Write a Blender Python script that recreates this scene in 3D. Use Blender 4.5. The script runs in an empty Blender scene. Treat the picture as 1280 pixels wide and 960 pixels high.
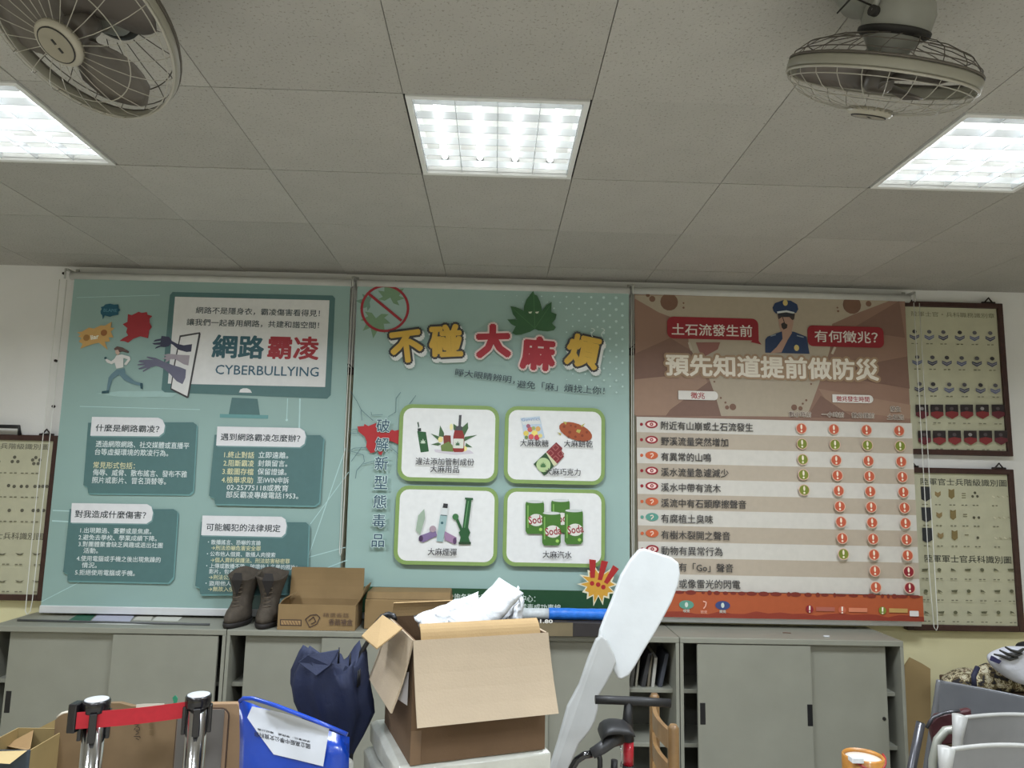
import bpy, bmesh, math, random
from mathutils import Vector as V, Matrix
random.seed(7)
C = bpy.context.scene.collection
sc = bpy.context.scene
# ---------------------------------------------------------------- camera
EYE = 1.70
F = 888.0
YAW, PITCH, ROLL = -0.0214, 0.1325, -0.0217
def _rot():
    cy, sy = math.cos(YAW), math.sin(YAW); cp, sp = math.cos(PITCH), math.sin(PITCH); cr, sr = math.cos(ROLL), math.sin(ROLL)
    rz = Matrix(((cy, -sy, 0), (sy, cy, 0), (0, 0, 1))); rx = Matrix(((1, 0, 0), (0, cp, -sp), (0, sp, cp)))
    ry = Matrix(((cr, 0, sr), (0, 1, 0), (-sr, 0, cr)))
    return rz @ rx @ ry
M3 = _rot()
cd = bpy.data.cameras.new('camera'); cam = bpy.data.objects.new('camera', cd); C.objects.link(cam); sc.camera = cam
cd.sensor_width = 36; cd.lens = F / 1280 * 36; cd.clip_start = .05; cd.clip_end = 60
right, fwd, up = M3.col[0], M3.col[1], M3.col[2]
cam.matrix_world = Matrix(((right[0], up[0], -fwd[0], 0), (right[1], up[1], -fwd[1], 0), (right[2], up[2], -fwd[2], EYE), (0, 0, 0, 1)))
# ---------------------------------------------------------------- world, exposure
w = bpy.data.worlds.new('world'); sc.world = w; w.use_nodes = True
w.node_tree.nodes['Background'].inputs[0].default_value = (.75, .8, .9, 1)
w.node_tree.nodes['Background'].inputs[1].default_value = .05
sc.view_settings.view_transform = 'Standard'; sc.view_settings.look = 'None'
sc.view_settings.gamma = 1; sc.view_settings.use_curve_mapping = False
sc.view_settings.exposure = 0.30
TUBE_W = 7.4          # watts per visible tube light
BACK_W = 42.0         # watts per ceiling panel behind the camera
# ---------------------------------------------------------------- measuring helpers: a sight line met with a plane at a known place
def ray(px, py):
    return M3 @ V(((px - 640) / F, 1, -(py - 480) / F))
def H(px, py, Y):                       # point at distance Y into the room
    d = ray(px, py); p = d * (Y / d[1]); return V((p[0], Y, p[2] + EYE))
def HZ(px, py, z):                      # point at height z above the floor
    d = ray(px, py); p = d * ((z - EYE) / d[2]); return V((p[0], p[1], z))
# ---------------------------------------------------------------- materials
def lin(c): return tuple(((v / 255) / 12.92 if v <= 10 else ((v / 255 + .055) / 1.055) ** 2.4) for v in c)
_m = {}
def mat(name, c, rough=.6, metal=0., noise=.06, scale=12., bump=0., bscale=60., k=1., spec=.5, trans=0., coat=0.):
    key = (name,)
    if key in _m: return _m[key]
    m = bpy.data.materials.new(name); m.use_nodes = True; nt = m.node_tree; b = nt.nodes['Principled BSDF']
    l = [min(.92, v * k) for v in lin(c)]
    b.inputs['Roughness'].default_value = rough; b.inputs['Metallic'].default_value = metal
    b.inputs['Specular IOR Level'].default_value = spec
    b.inputs['Transmission Weight'].default_value = trans
    b.inputs['Coat Weight'].default_value = coat
    tc = nt.nodes.new('ShaderNodeTexCoord')
    if noise:
        n = nt.nodes.new('ShaderNodeTexNoise'); n.inputs['Scale'].default_value = scale; n.inputs['Detail'].default_value = 4
        r = nt.nodes.new('ShaderNodeValToRGB')
        r.color_ramp.elements[0].position = .3; r.color_ramp.elements[1].position = .7
        r.color_ramp.elements[0].color = (*[max(0, v * (1 - noise)) for v in l], 1)
        r.color_ramp.elements[1].color = (*[min(1, v * (1 + noise)) for v in l], 1)
        nt.links.new(tc.outputs['Object'], n.inputs['Vector']); nt.links.new(n.outputs['Fac'], r.inputs['Fac'])
        nt.links.new(r.outputs['Color'], b.inputs['Base Color'])
    else: b.inputs['Base Color'].default_value = (*l, 1)
    if bump:
        n2 = nt.nodes.new('ShaderNodeTexNoise'); n2.inputs['Scale'].default_value = bscale; n2.inputs['Detail'].default_value = 5
        bp = nt.nodes.new('ShaderNodeBump'); bp.inputs['Strength'].default_value = bump; bp.inputs['Distance'].default_value = .01
        nt.links.new(tc.outputs['Object'], n2.inputs['Vector']); nt.links.new(n2.outputs['Fac'], bp.inputs['Height'])
        nt.links.new(bp.outputs['Normal'], b.inputs['Normal'])
    _m[key] = m
    return m
INK_K = 1.25
def ink(c):
    return mat('ink_%02x%02x%02x' % tuple(c), c, rough=.55, noise=.03, scale=30, k=INK_K)
def emis(name, c, s):
    m = bpy.data.materials.new(name); m.use_nodes = True; b = m.node_tree.nodes['Principled BSDF']
    b.inputs['Base Color'].default_value = (.9, .9, .9, 1); b.inputs['Emission Color'].default_value = (*c, 1); b.inputs['Emission Strength'].default_value = s
    return m
# ---------------------------------------------------------------- objects
ORG = {}
def tag(o, label=None, cat=None, group=None, kind=None):
    if label: o['label'] = label
    if cat: o['category'] = cat
    if group: o['group'] = group
    if kind: o['kind'] = kind
    return o
def thing(name, loc, label, cat, group=None):
    o = bpy.data.objects.new(name, None); C.objects.link(o); o.location = loc; o.empty_display_size = .1
    ORG[o.name] = V(loc); tag(o, label, cat, group); return o
def origin(o): return ORG.get(o.name, V((0, 0, 0))) if o else V((0, 0, 0))
class B:                                            # a mesh being put together
    def __init__(s): s.v = []; s.f = []; s.m = []; s.sm = []
    def add(s, vs, fs, mi=0, smooth=False):
        n = len(s.v); s.v += [V(p) for p in vs]
        for f in fs: s.f.append([i + n for i in f]); s.m.append(mi); s.sm.append(smooth)
        return s
    def hexa(s, p, mi=0):                           # 8 corners: bottom 4 ccw, top 4 ccw
        return s.add(p, [(3, 2, 1, 0), (4, 5, 6, 7), (0, 1, 5, 4), (1, 2, 6, 5), (2, 3, 7, 6), (3, 0, 4, 7)], mi)
    def box(s, a, b, mi=0, M=None):
        x0, y0, z0 = [min(a[i], b[i]) for i in range(3)]; x1, y1, z1 = [max(a[i], b[i]) for i in range(3)]
        p = [V(q) for q in ((x0, y0, z0), (x1, y0, z0), (x1, y1, z0), (x0, y1, z0), (x0, y0, z1), (x1, y0, z1), (x1, y1, z1), (x0, y1, z1))]
        if M: p = [M @ q for q in p]
        return s.hexa(p, mi)
    def slab(s, pts, off, mi=0):                    # polygon pushed along off
        n = len(pts); pts = [V(p) for p in pts]; off = V(off)
        return s.add(pts + [p + off for p in pts], [tuple(range(n))[::-1], tuple(range(n, 2 * n))] + [(i, (i + 1) % n, n + (i + 1) % n, n + i) for i in range(n)], mi)
    def rings(s, R, mi=0, cap=True, smooth=True, closed=False):
        n = len(R[0]); vs = [p for r in R for p in r]; fs = []
        m = len(R)
        for i in range(m if closed else m - 1):
            a, b = i * n, ((i + 1) % m) * n
            for j in range(n): fs.append((a + j, a + (j + 1) % n, b + (j + 1) % n, b + j))
        s.add(vs, fs, mi, smooth)
        if cap and not closed:
            k = len(s.v) - len(vs)
            s.f.append([k + i for i in range(n)][::-1]); s.m.append(mi); s.sm.append(False)
            s.f.append([k + (m - 1) * n + i for i in range(n)]); s.m.append(mi); s.sm.append(False)
        return s
    def tube(s, pts, r, n=8, mi=0, closed=False, cap=True, flat=1.0):
        pts = [V(p) for p in pts]; R = []; m = len(pts); prev = None
        for i, p in enumerate(pts):
            if closed: t = pts[(i + 1) % m] - pts[i - 1]
            else: t = pts[min(i + 1, m - 1)] - pts[max(i - 1, 0)]
            t = t.normalized()
            if prev is None:
                u = t.orthogonal().normalized()
                if abs(t.z) < .95: u = t.cross(V((0, 0, 1))).normalized()
            else: u = (prev - t * prev.dot(t)).normalized()
            prev = u; q = t.cross(u); rr = r[i] if isinstance(r, (list, tuple)) else r
            R.append([p + (u * math.cos(a) + q * math.sin(a) * flat) * rr for a in [2 * math.pi * k / n for k in range(n)]])
        return s.rings(R, mi, cap, True, closed)
    def lathe(s, prof, M, n=24, mi=0, cap=True):    # prof: (radius, height) along local z
        return s.rings([[M @ V((r * math.cos(a), r * math.sin(a), h)) for a in [2 * math.pi * k / n for k in range(n)]] for r, h in prof], mi, cap, True)
    def build(s, name, mats, parent=None, bevel=0., label=None, seg=2, kind=None, smooth=None, sub=0, solid=0):
        o0 = origin(parent); me = bpy.data.meshes.new(name)
        me.from_pydata([p - o0 for p in s.v], [], s.f)
        mats = mats if isinstance(mats, (list, tuple)) else [mats]
        for m in mats: me.materials.append(m)
        for p, mi, sm in zip(me.polygons, s.m, s.sm): p.material_index = mi; p.use_smooth = sm if smooth is None else smooth
        bm = bmesh.new(); bm.from_mesh(me); bmesh.ops.recalc_face_normals(bm, faces=bm.faces[:]); bm.to_mesh(me); bm.free()
        o = bpy.data.objects.new(name, me); C.objects.link(o); ORG[o.name] = o0
        if parent: o.parent = parent
        if solid: md = o.modifiers.new('thickness', 'SOLIDIFY'); md.thickness = solid; md.offset = 0
        if bevel: md = o.modifiers.new('bevel', 'BEVEL'); md.width = bevel; md.segments = seg; md.limit_method = 'ANGLE'; md.angle_limit = .6
        if sub: md = o.modifiers.new('sub', 'SUBSURF'); md.levels = sub; md.render_levels = sub
        if label: o['label'] = label
        if kind: o['kind'] = kind
        return o
def rootmesh(b, name, mats, label, cat, group=None, **k):        # a thing that is one mesh, its origin at its base
    xs = [p.x for p in b.v]; ys = [p.y for p in b.v]; zs = [p.z for p in b.v]
    o0 = V(((min(xs) + max(xs)) / 2, (min(ys) + max(ys)) / 2, min(zs)))
    b.v = [p - o0 for p in b.v]
    o = b.build(name, mats, None, **k); o.location = o0; ORG[o.name] = o0
    tag(o, label, cat, group); return o
def copy_tree(o, loc, label=None):
    c = o.copy(); C.objects.link(c); c.location = loc
    if label: c['label'] = label
    def rec(a, b):
        for ch in list(a.children):
            d = ch.copy(); C.objects.link(d); d.parent = b; rec(ch, d)
    rec(o, c); return c
# ================================================================ SETTING
WY = 4.205; CZ = EYE + 1.206; P = .605; X0 = -.322; Y0 = 2.127
XL, XR, YB = -4.35, 4.35, -4.2
# wall paint: white above, cream yellow dado below
mw = bpy.data.materials.new('wall_paint'); mw.use_nodes = True; nt = mw.node_tree; b = nt.nodes['Principled BSDF']; b.inputs['Roughness'].default_value = .75
tc = nt.nodes.new('ShaderNodeTexCoord'); sx = nt.nodes.new('ShaderNodeSeparateXYZ'); nt.links.new(tc.outputs['Object'], sx.inputs[0])
gt = nt.nodes.new('ShaderNodeMath'); gt.operation = 'GREATER_THAN'; gt.inputs[1].default_value = .99; nt.links.new(sx.outputs[2], gt.inputs[0])
n = nt.nodes.new('ShaderNodeTexNoise'); n.inputs['Scale'].default_value = 3; n.inputs['Detail'].default_value = 6; nt.links.new(tc.outputs['Object'], n.inputs['Vector'])
mx = nt.nodes.new('ShaderNodeMix'); mx.data_type = 'RGBA'; mx.inputs[6].default_value = (.82, .76, .46, 1); mx.inputs[7].default_value = (.88, .87, .84, 1); nt.links.new(gt.outputs[0], mx.inputs[0])
mm = nt.nodes.new('ShaderNodeMix'); mm.data_type = 'RGBA'; mm.blend_type = 'MULTIPLY'; mm.inputs[0].default_value = .12; nt.links.new(mx.outputs[2], mm.inputs[6]); nt.links.new(n.outputs['Fac'], mm.inputs[7]); nt.links.new(mm.outputs[2], b.inputs['Base Color'])
n2 = nt.nodes.new('ShaderNodeTexNoise'); n2.inputs['Scale'].default_value = 160; bp = nt.nodes.new('ShaderNodeBump'); bp.inputs['Strength'].default_value = .12; bp.inputs['Distance'].default_value = .004
nt.links.new(tc.outputs['Object'], n2.inputs['Vector']); nt.links.new(n2.outputs['Fac'], bp.inputs['Height']); nt.links.new(bp.outputs['Normal'], b.inputs['Normal'])
floor_m = mat('floor_terrazzo', (150, 145, 135), rough=.35, noise=.15, scale=40)
B().box((XL, YB, -.1), (XR, WY + .1, 0)).build('floor', floor_m, kind='structure')
B().box((XL - .1, WY, 0), (XR + .1, WY + .1, CZ + .3)).build('wall_front', mw, kind='structure')
B().box((XL - .1, YB, 0), (XL, WY, CZ + .3)).build('wall_left', mw, kind='structure')
B().box((XR, YB, 0), (XR + .1, WY, CZ + .3)).build('wall_right', mw, kind='structure')
B().box((XL - .1, YB - .1, 0), (XR + .1, YB, CZ + .3)).build('wall_back', mw, kind='structure')
ceil_m = mat('plenum_grey', (60, 60, 58), rough=.9)
ceil = B().box((XL - .1, YB - .1, CZ + .17), (XR + .1, WY + .1, CZ + .25)).build('ceiling', ceil_m, kind='structure')
# ceiling boards: fine pitted mineral board
tile_ms = []
for q, (c_) in enumerate([(178, 175, 168), (181, 178, 171), (176, 173, 166), (184, 181, 174)]):
    tm = mat('ceiling_board_%s' % 'abcd'[q], c_, rough=.9, noise=.035, scale=6, bump=.25, bscale=95)
    nt = tm.node_tree; b = nt.nodes['Principled BSDF']; src = b.inputs['Base Color'].links[0].from_socket
    vo = nt.nodes.new('ShaderNodeTexNoise'); vo.inputs['Scale'].default_value = 120; vo.inputs['Detail'].default_value = 2
    cr = nt.nodes.new('ShaderNodeValToRGB'); cr.color_ramp.elements[0].position = .33; cr.color_ramp.elements[0].color = (.62, .6, .56, 1); cr.color_ramp.elements[1].position = .40; cr.color_ramp.elements[1].color = (1, 1, 1, 1)
    tcc = nt.nodes.new('ShaderNodeTexCoord'); nt.links.new(tcc.outputs['Object'], vo.inputs['Vector']); nt.links.new(vo.outputs['Fac'], cr.inputs['Fac'])
    mu = nt.nodes.new('ShaderNodeMix'); mu.data_type = 'RGBA'; mu.blend_type = 'MULTIPLY'; mu.inputs[0].default_value = .8
    nt.links.new(src, mu.inputs[6]); nt.links.new(cr.outputs['Color'], mu.inputs[7]); nt.links.new(mu.outputs[2], b.inputs['Base Color'])
    tile_ms.append(tm)
def tile_mesh(w_, d_, m):
    bb = B().box((-w_ / 2 + .0014, -d_ / 2 + .0014, 0), (w_ / 2 - .0014, d_ / 2 - .0014, .009))
    o = bb.build('ceiling_tile', m, ceil); return o
protos = [tile_mesh(P, P, m) for m in tile_ms]
FIX_C = (-3, 0, 3); FIX_R = (0, -4, -8)
c_lo = math.floor((XL - X0) / P); c_hi = math.ceil((XR - X0) / P); r_lo = math.floor((YB - Y0) / P)
first = [True] * 4
for r in range(r_lo, 4):
    for c in range(c_lo, c_hi):
        if r in FIX_R and c in FIX_C: continue
        q = random.randrange(4)
        x = X0 + (c + .5) * P; y = Y0 + (r + .5) * P; zz = CZ + random.choice((0, 0, 0, .0012, .002))
        cx0 = max(x - P / 2, XL); cx1 = min(x + P / 2, XR); y1 = min(y + P / 2, WY); y0 = max(y - P / 2, YB)
        if cx1 - cx0 < P - .001 or y1 - y0 < P - .001:
            if cx1 - cx0 < .03 or y1 - y0 < .03: continue
            B().box((cx0 + .0014, y0 + .0014, zz), (cx1 - .0014, y1 - .0014, zz + .009)).build('ceiling_tile', tile_ms[q], ceil); continue
        if first[q]: o = protos[q]; first[q] = False
        else: o = protos[q].copy(); C.objects.link(o)
        o.location = (x, y, zz)
# ---------------------------------------------------------------- recessed ceiling lights
fix_white = mat('lamp_enamel', (235, 235, 232), rough=.35, noise=.02)
alu = mat('louvre_aluminium', (225, 228, 230), rough=.25, metal=.6, noise=.02)
tube_m = emis('tube_glow', (.93, .98, 1.0), 2.8)
endcap = mat('lamp_socket', (120, 120, 118), rough=.5)
def fixture(cc, rr, label, group, near):
    x = X0 + (cc + .5) * P; y = Y0 + (rr + .5) * P; L = .279
    t = thing('ceiling_light', (x, y, CZ), label, 'ceiling light', group)
    b = B()
    for sx_ in (-1, 1):
        b.box((x + sx_ * L, y - L, CZ - .004), (x + sx_ * (L + .0175), y + L, CZ + .01)); b.box((x - L - .0175, y + sx_ * L, CZ - .004), (x + L + .0175, y + sx_ * (L + .0175), CZ + .01))
    b.build('frame', fix_white, t)
    b = B(); b.box((x - L, y - L, CZ + .10), (x + L, y + L, CZ + .11))
    for sx_ in (-1, 1):
        b.box((x + sx_ * L, y - L, CZ + .008), (x + sx_ * (L + .006), y + L, CZ + .105)); b.box((x - L, y + sx_ * L, CZ + .008), (x + L, y + sx_ * (L + .006), CZ + .105))
    b.build('housing', fix_white, t)
    for k in range(4):
        tx = x + (k - 1.5) * .14
        B().tube([(tx, y - .262, CZ + .062), (tx, y + .262, CZ + .062)], .013, 12).build('lamp_tube', tube_m, t)
        if near:
            B().tube([(tx, y - .283, CZ + .062), (tx, y - .262, CZ + .062)], .015, 10).tube([(tx, y + .262, CZ + .062), (tx, y + .282, CZ + .062)], .015, 10).build('tube_socket', endcap, t)
        if near:
            ld = bpy.data.lights.new('tube_lamp', 'AREA'); ld.shape = 'RECTANGLE'; ld.size = .022; ld.size_y = .5; ld.energy = TUBE_W; ld.color = (.90, .965, 1.04); ld.spread = math.radians(156)
            lo = bpy.data.objects.new('tube_lamp', ld); C.objects.link(lo); lo.parent = t; lo.location = (tx - x, 0, .003)
    if not near:
        ld = bpy.data.lights.new('panel_lamp', 'AREA'); ld.shape = 'SQUARE'; ld.size = .5; ld.energy = BACK_W; ld.color = (.90, .965, 1.04); ld.spread = math.radians(140)
        lo = bpy.data.objects.new('panel_lamp', ld); C.objects.link(lo); lo.parent = t; lo.location = (0, 0, .002)
    for k in range(5):
        tx = x + (k - 2) * .14
        if k in (0, 4): tx = x + (k - 2) * .1385
        B().box((tx - .0012, y - L, CZ + .004), (tx + .0012, y + L, CZ + .032)).build('louvre_blade', alu, t)
    for k in range(6):
        ty = y - L + (k + .5) * (2 * L / 6)
        B().box((x - L, ty - .0012, CZ + .006), (x + L, ty + .0012, CZ + .032)).build('louvre_blade', alu, t)
    return t
fixture(0, 0, 'lit square louvred ceiling light in the middle, directly above the teal centre banner', 'louvred ceiling lights', True)
fixture(-3, 0, 'lit square louvred ceiling light at the left edge, below the tilted ceiling fan', 'louvred ceiling lights', True)
fixture(3, 0, 'lit square louvred ceiling light at the right edge, beside the fan seen edge-on', 'louvred ceiling lights', True)
for rr, wd in ((-4, 'just behind the camera'), (-8, 'at the back of the room')):
    for cc, wx in ((-3, 'left'), (0, 'centre'), (3, 'right')):
        fixture(cc, rr, 'square ceiling light %s, %s of its row' % (wd, wx), 'ceiling lights behind the camera', False)
# ================================================================ PRINT TOOLS: flat print as thin coloured shapes on a real plane
STUFF = ('printed_lines', 'printed_cracks', 'printed_dots', 'printed_captions', 'printed_steam', 'printed_stars', 'printed_rank_bars', 'printed_landscape', 'printed_leaves')
class Art:
    def __init__(s, parent, Y): s.p = parent; s.Y = Y; s.k = 1; s.b = None; s.mats = []; s.s = Y / F * 1.0; s.step = .00012
    def begin(s, name): s.end(); s.name = name; s.b = B(); s.mats = []
    def end(s, **k):
        if s.b and s.b.v:
            o = s.b.build(s.name, s.mats, s.p, **k)
            if s.name in STUFF: o['kind'] = 'stuff'
        s.b = None
    def mi(s, c):
        m = ink(c)
        if m not in s.mats: s.mats.append(m)
        return s.mats.index(m)
    def pt(s, px, py): return H(px, py, s.Y)
    def lay(s): s.k += 1; return s.Y - s.k * s.step
    def flat(s, c, P2):                          # P2: (x, z) in metres
        y = s.lay(); s.b.add([(p[0], y, p[1]) for p in P2], [tuple(range(len(P2)))], s.mi(c))
    def xz(s, pts): return [(p.x, p.z) for p in (s.pt(*q) for q in pts)]
    def poly(s, c, pts): s.flat(c, s.xz(pts))
    def rr(s, c, x0, y0, x1, y1, r=0, n=5, cor='abcd'):   # upright rounded rectangle, corners a=top-left b=top-right c=bottom-right d=bottom-left
        a = s.pt(x0, y0); q = s.pt(x1, y1); r *= s.s; o = []
        for k, (cx, cz, sx_, sz, a0) in zip('abcd', ((a.x, a.z, 1, -1, 180), (q.x, a.z, -1, -1, 90), (q.x, q.z, -1, 1, 0), (a.x, q.z, 1, 1, 270))):
            if r and k in cor:
                for i in range(n + 1):
                    t = math.radians(a0 - 90 * i / n); o.append((cx + sx_ * r + r * math.cos(t), cz + sz * r + r * math.sin(t)))
            else: o.append((cx, cz))
        s.flat(c, o)
    def ell(s, c, cx, cy, rx, ry=None, rot=0, n=20):
        o = s.pt(cx, cy); ry = rx if ry is None else ry; R = math.radians(rot); q = []
        for i in range(n):
            t = 2 * math.pi * i / n; x, z = rx * s.s * math.cos(t), ry * s.s * math.sin(t); q.append((o.x + x * math.cos(R) - z * math.sin(R), o.z + x * math.sin(R) + z * math.cos(R)))
        s.flat(c, q)
    def ring(s, c, cx, cy, r, wd, n=36):
        o = s.pt(cx, cy); y = s.lay(); m = s.mi(c); vs = []
        for i in range(n):
            t = 2 * math.pi * i / n
            for rr_ in (r - wd / 2, r + wd / 2): vs.append((o.x + rr_ * s.s * math.cos(t), y, o.z + rr_ * s.s * math.sin(t)))
        s.b.add(vs, [(2 * i, 2 * i + 1, (2 * i + 3) % (2 * n), (2 * i + 2) % (2 * n)) for i in range(n)], m)
    def line(s, c, pts, wd=1.):
        q = s.xz(pts); y = s.lay(); m = s.mi(c); wd *= s.s / 2
        for a, b_ in zip(q, q[1:]):
            d = V((b_[0] - a[0], b_[1] - a[1])); 
            if d.length < 1e-6: continue
            nn = V((-d.y, d.x)).normalized() * wd
            s.b.add([(a[0] + nn.x, y, a[1] + nn.y), (b_[0] + nn.x, y, b_[1] + nn.y), (b_[0] - nn.x, y, b_[1] - nn.y), (a[0] - nn.x, y, a[1] - nn.y)], [(0, 1, 2, 3)], m)
    def text(s, *a, **k):
        if s.name == 'lettering': s.begin('lettering')
        s._text(*a, **k)
        if s.name == 'lettering': s.begin('lettering')
    def _text(s, c, body, xl, yl, xr, h=None, w=.0, rot=0, under=None):
        """line of lettering fitted between two points; w fattens the strokes; under = [(colour, fatness, dx, dy)] laid below it"""
        a = s.pt(xl, yl); q = s.pt(xr, yl + (xr - xl) * .0175); W = q.x - a.x
        for (cc, ww, dx, dy) in list(under or []) + [(c, w, 0, 0)]:
            vs, fs = glyphs(body, ww); vs0, _ = glyphs(body, w)
            x0 = min(p[0] for p in vs0); x1 = max(p[0] for p in vs0); y0 = min(p[1] for p in vs0); y1 = max(p[1] for p in vs0)
            kx = W / (x1 - x0); kz = (h * s.s / (y1 - y0)) if h else kx; mx_, my_ = (x0 + x1) / 2, (y0 + y1) / 2
            R = math.radians(rot); s.k += 2 if ww > 0 else 0; y = s.lay(); o = []
            for p in vs:
                u = (p[0] - mx_) * kx; z = (p[1] - my_) * kz
                o.append(((a.x + q.x) / 2 + u * math.cos(R) - z * math.sin(R) + dx * s.s, y + p[2], (a.z + q.z) / 2 * 1. + u * math.sin(R) + z * math.cos(R) - dy * s.s))
            s.b.add(o, fs, s.mi(cc))
    def ch(s, c, body, cx, cy, size, w=0, rot=0, under=None):
        s.text(c, body, cx - size / 2, cy - size / 2 * .0175, cx + size / 2, h=size, w=w, rot=rot, under=under)
_g = {}
def glyphs(body, w):
    k = (body, w)
    if k in _g: return _g[k]
    if w > 0:                                     # fatter strokes: the same glyph laid beside itself all round
        vs, fs = glyphs(body, 0); o = []; g = []; dirs = 12 if w > .09 else 8 if w > .02 else 4; rad = [w] if w < .09 else [w, w * .5]
        for r_ in rad:
            for i in range(dirs):
                t = 2 * math.pi * (i + .5) / dirs; k0 = len(o); o += [(p[0] + r_ * math.cos(t), p[1] + r_ * math.sin(t), len(g) // len(fs) * 9e-6) for p in vs]; g += [tuple(j + k0 for j in f) for f in fs]
        _g[k] = (o, g); return _g[k]
    cu = bpy.data.curves.new('lettering', 'FONT'); cu.body = body; cu.resolution_u = 2; cu.fill_mode = 'FRONT'
    ob = bpy.data.objects.new('lettering', cu); me = ob.to_mesh()
    r = ([tuple(v.co) for v in me.vertices], [tuple(p.vertices) for p in me.polygons]); ob.to_mesh_clear()
    bpy.data.objects.remove(ob); bpy.data.curves.remove(cu); _g[k] = r
    return r
# ================================================================ BANNERS
BY = 4.12
roller_m = mat('roller_white', (205, 205, 200), rough=.45, noise=.04)
bar_m = mat('bottom_bar_aluminium', (222, 224, 226), rough=.35, metal=.2, noise=.03)
cord_m = mat('cord_white', (225, 225, 218), rough=.7)
brk_m = mat('bracket_white', (190, 190, 185), rough=.4, metal=.3)
WHITE = (205, 205, 204); DTEAL = (76, 108, 108); SLATE = (48, 62, 70)
def banner(corners, c, label, x0, x1, bar, name='roller_banner'):
    p = [H(*q, BY) for q in corners]
    t = thing(name, (sum(q.x for q in p) / 4, BY, p[2].z - .04), label, 'banner', 'roller banners on the wall')
    zt = EYE + 1.130
    B().tube([(x0, BY + .012, zt), (x1, BY + .012, zt)], .024, 16).build('roller', roller_m, t)
    g = B(); n = 24; m = 10; vs = []
    for j in range(m + 1):
        for i in range(n + 1):
            a = p[0].lerp(p[1], i / n); d = p[3].lerp(p[2], i / n); q = a.lerp(d, j / m)
            q.y += .0003 * math.sin(i * .8) * j / m
            vs.append(q)
    g.add(vs, [(j * (n + 1) + i, j * (n + 1) + i + 1, (j + 1) * (n + 1) + i + 1, (j + 1) * (n + 1) + i) for j in range(m) for i in range(n)], 0, True)
    clo = g.build('cloth', c, t)
    b = B(); q3, q2 = p[3], p[2]
    b.box((q3.x - .004, BY - .008, min(q3.z, q2.z) - .034), (q2.x + .004, BY + .010, max(q3.z, q2.z) + .004)); b.build('bottom_bar', bar, t, bevel=.004)
    return t, clo
def cloth_mat(name, c1, c2, scale=.9):
    m = bpy.data.materials.new(name); m.use_nodes = True; nt = m.node_tree; b = nt.nodes['Principled BSDF']; b.inputs['Roughness'].default_value = .55
    tc = nt.nodes.new('ShaderNodeTexCoord'); n = nt.nodes.new('ShaderNodeTexNoise'); n.inputs['Scale'].default_value = scale; n.inputs['Detail'].default_value = 3
    r = nt.nodes.new('ShaderNodeValToRGB'); r.color_ramp.elements[0].position = .35; r.color_ramp.elements[1].position = .65
    for e, c in zip(r.color_ramp.elements, (c1, c2)): e.color = (*[min(.9, v * INK_K) for v in lin(c)], 1)
    nt.links.new(tc.outputs['Object'], n.inputs[0]); nt.links.new(n.outputs['Fac'], r.inputs[0]); nt.links.new(r.outputs[0], b.inputs['Base Color'])
    n3 = nt.nodes.new('ShaderNodeTexNoise'); n3.inputs['Scale'].default_value = 2.2; n3.inputs['Detail'].default_value = 2
    bp = nt.nodes.new('ShaderNodeBump'); bp.inputs['Strength'].default_value = .25; bp.inputs['Distance'].default_value = .02
    nt.links.new(tc.outputs['Object'], n3.inputs[0]); nt.links.new(n3.outputs['Fac'], bp.inputs['Height']); nt.links.new(bp.outputs['Normal'], b.inputs['Normal'])
    return m
# ---- banner 1
t1, c1 = banner([(93, 349), (438, 356), (423.5, 764), (51, 758)], cloth_mat('banner_teal', (132, 158, 153), (140, 166, 161)),
    'teal cyberbullying banner, leftmost, with a runner, dark hands, a monitor and four text boxes', -2.525, -.875, bar_m)
A = Art(c1, BY)
A.begin('printed_lines')
LT = (170, 198, 196)
A.line(LT, [(66, 638), (90, 639)], 1.2); A.line(LT, [(65, 651), (94, 652.5)], 1.6)
A.line(LT, [(375, 498), (374, 540)], 1.8); A.line(LT, [(359.5, 498), (358.5, 524)], 1.); A.ell(LT, 358.5, 525, 1.5)
A.line(LT, [(384, 700), (432, 560)], 1.); A.line(LT, [(384, 697), (432, 684)], 1.); A.line(LT, [(388, 655), (436, 590)], .8); A.line(LT, [(52, 752), (130, 712)], .8); A.line(LT, [(300, 752), (434, 700)], 1.)
A.line(LT, [(96, 372), (200, 369)], .6); A.line(LT, [(250, 512), (100, 508)], .8)
A.begin('printed_floor_glow')
z1 = lambda L: [(90 + x / 6.856, 360 + y / 6.856) for x, y in L]
A.poly((150, 178, 174), z1([(205, 905), (420, 884), (780, 884), (900, 905), (860, 935), (420, 935)]))
A.begin('printed_monitor')
A.poly(DTEAL, [(290, 497), (322, 498.5), (325, 519), (286, 518)]); A.poly((95, 142, 142), [(275, 517.5), (335.5, 519), (335, 523.5), (275, 522)])
A.poly(DTEAL, [(216, 365), (416, 369.5), (419, 373), (413.5, 494), (409, 498.5), (206, 490.5), (202, 487), (212.5, 369)])
A.poly(WHITE, [(219, 371), (412, 375.5), (406.5, 483.8), (210, 479.5)])
A.poly(WHITE, [(299, 490.6), (300.5, 487), (304, 485.4), (309, 485.4), (313, 487.3), (315, 491)])
A.begin('lettering')
A.text(SLATE, '網路不是隱身衣，霸凌傷害看得見！', 245, 388.5, 400, 9, .012)
A.text(SLATE, '讓我們一起善用網路，共建和諧空間！', 233.6, 403.3, 399, 9, .012)
A.text((45, 85, 95), '網路', 265.5, 433, 330.5, 30, .032); A.text((150, 42, 50), '霸凌', 334.8, 434.3, 399, 30, .028)
A.text((45, 85, 105), 'CYBERBULLYING', 269.7, 462.4, 398.6, 12, .006)
A.begin('printed_phone')
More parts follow.
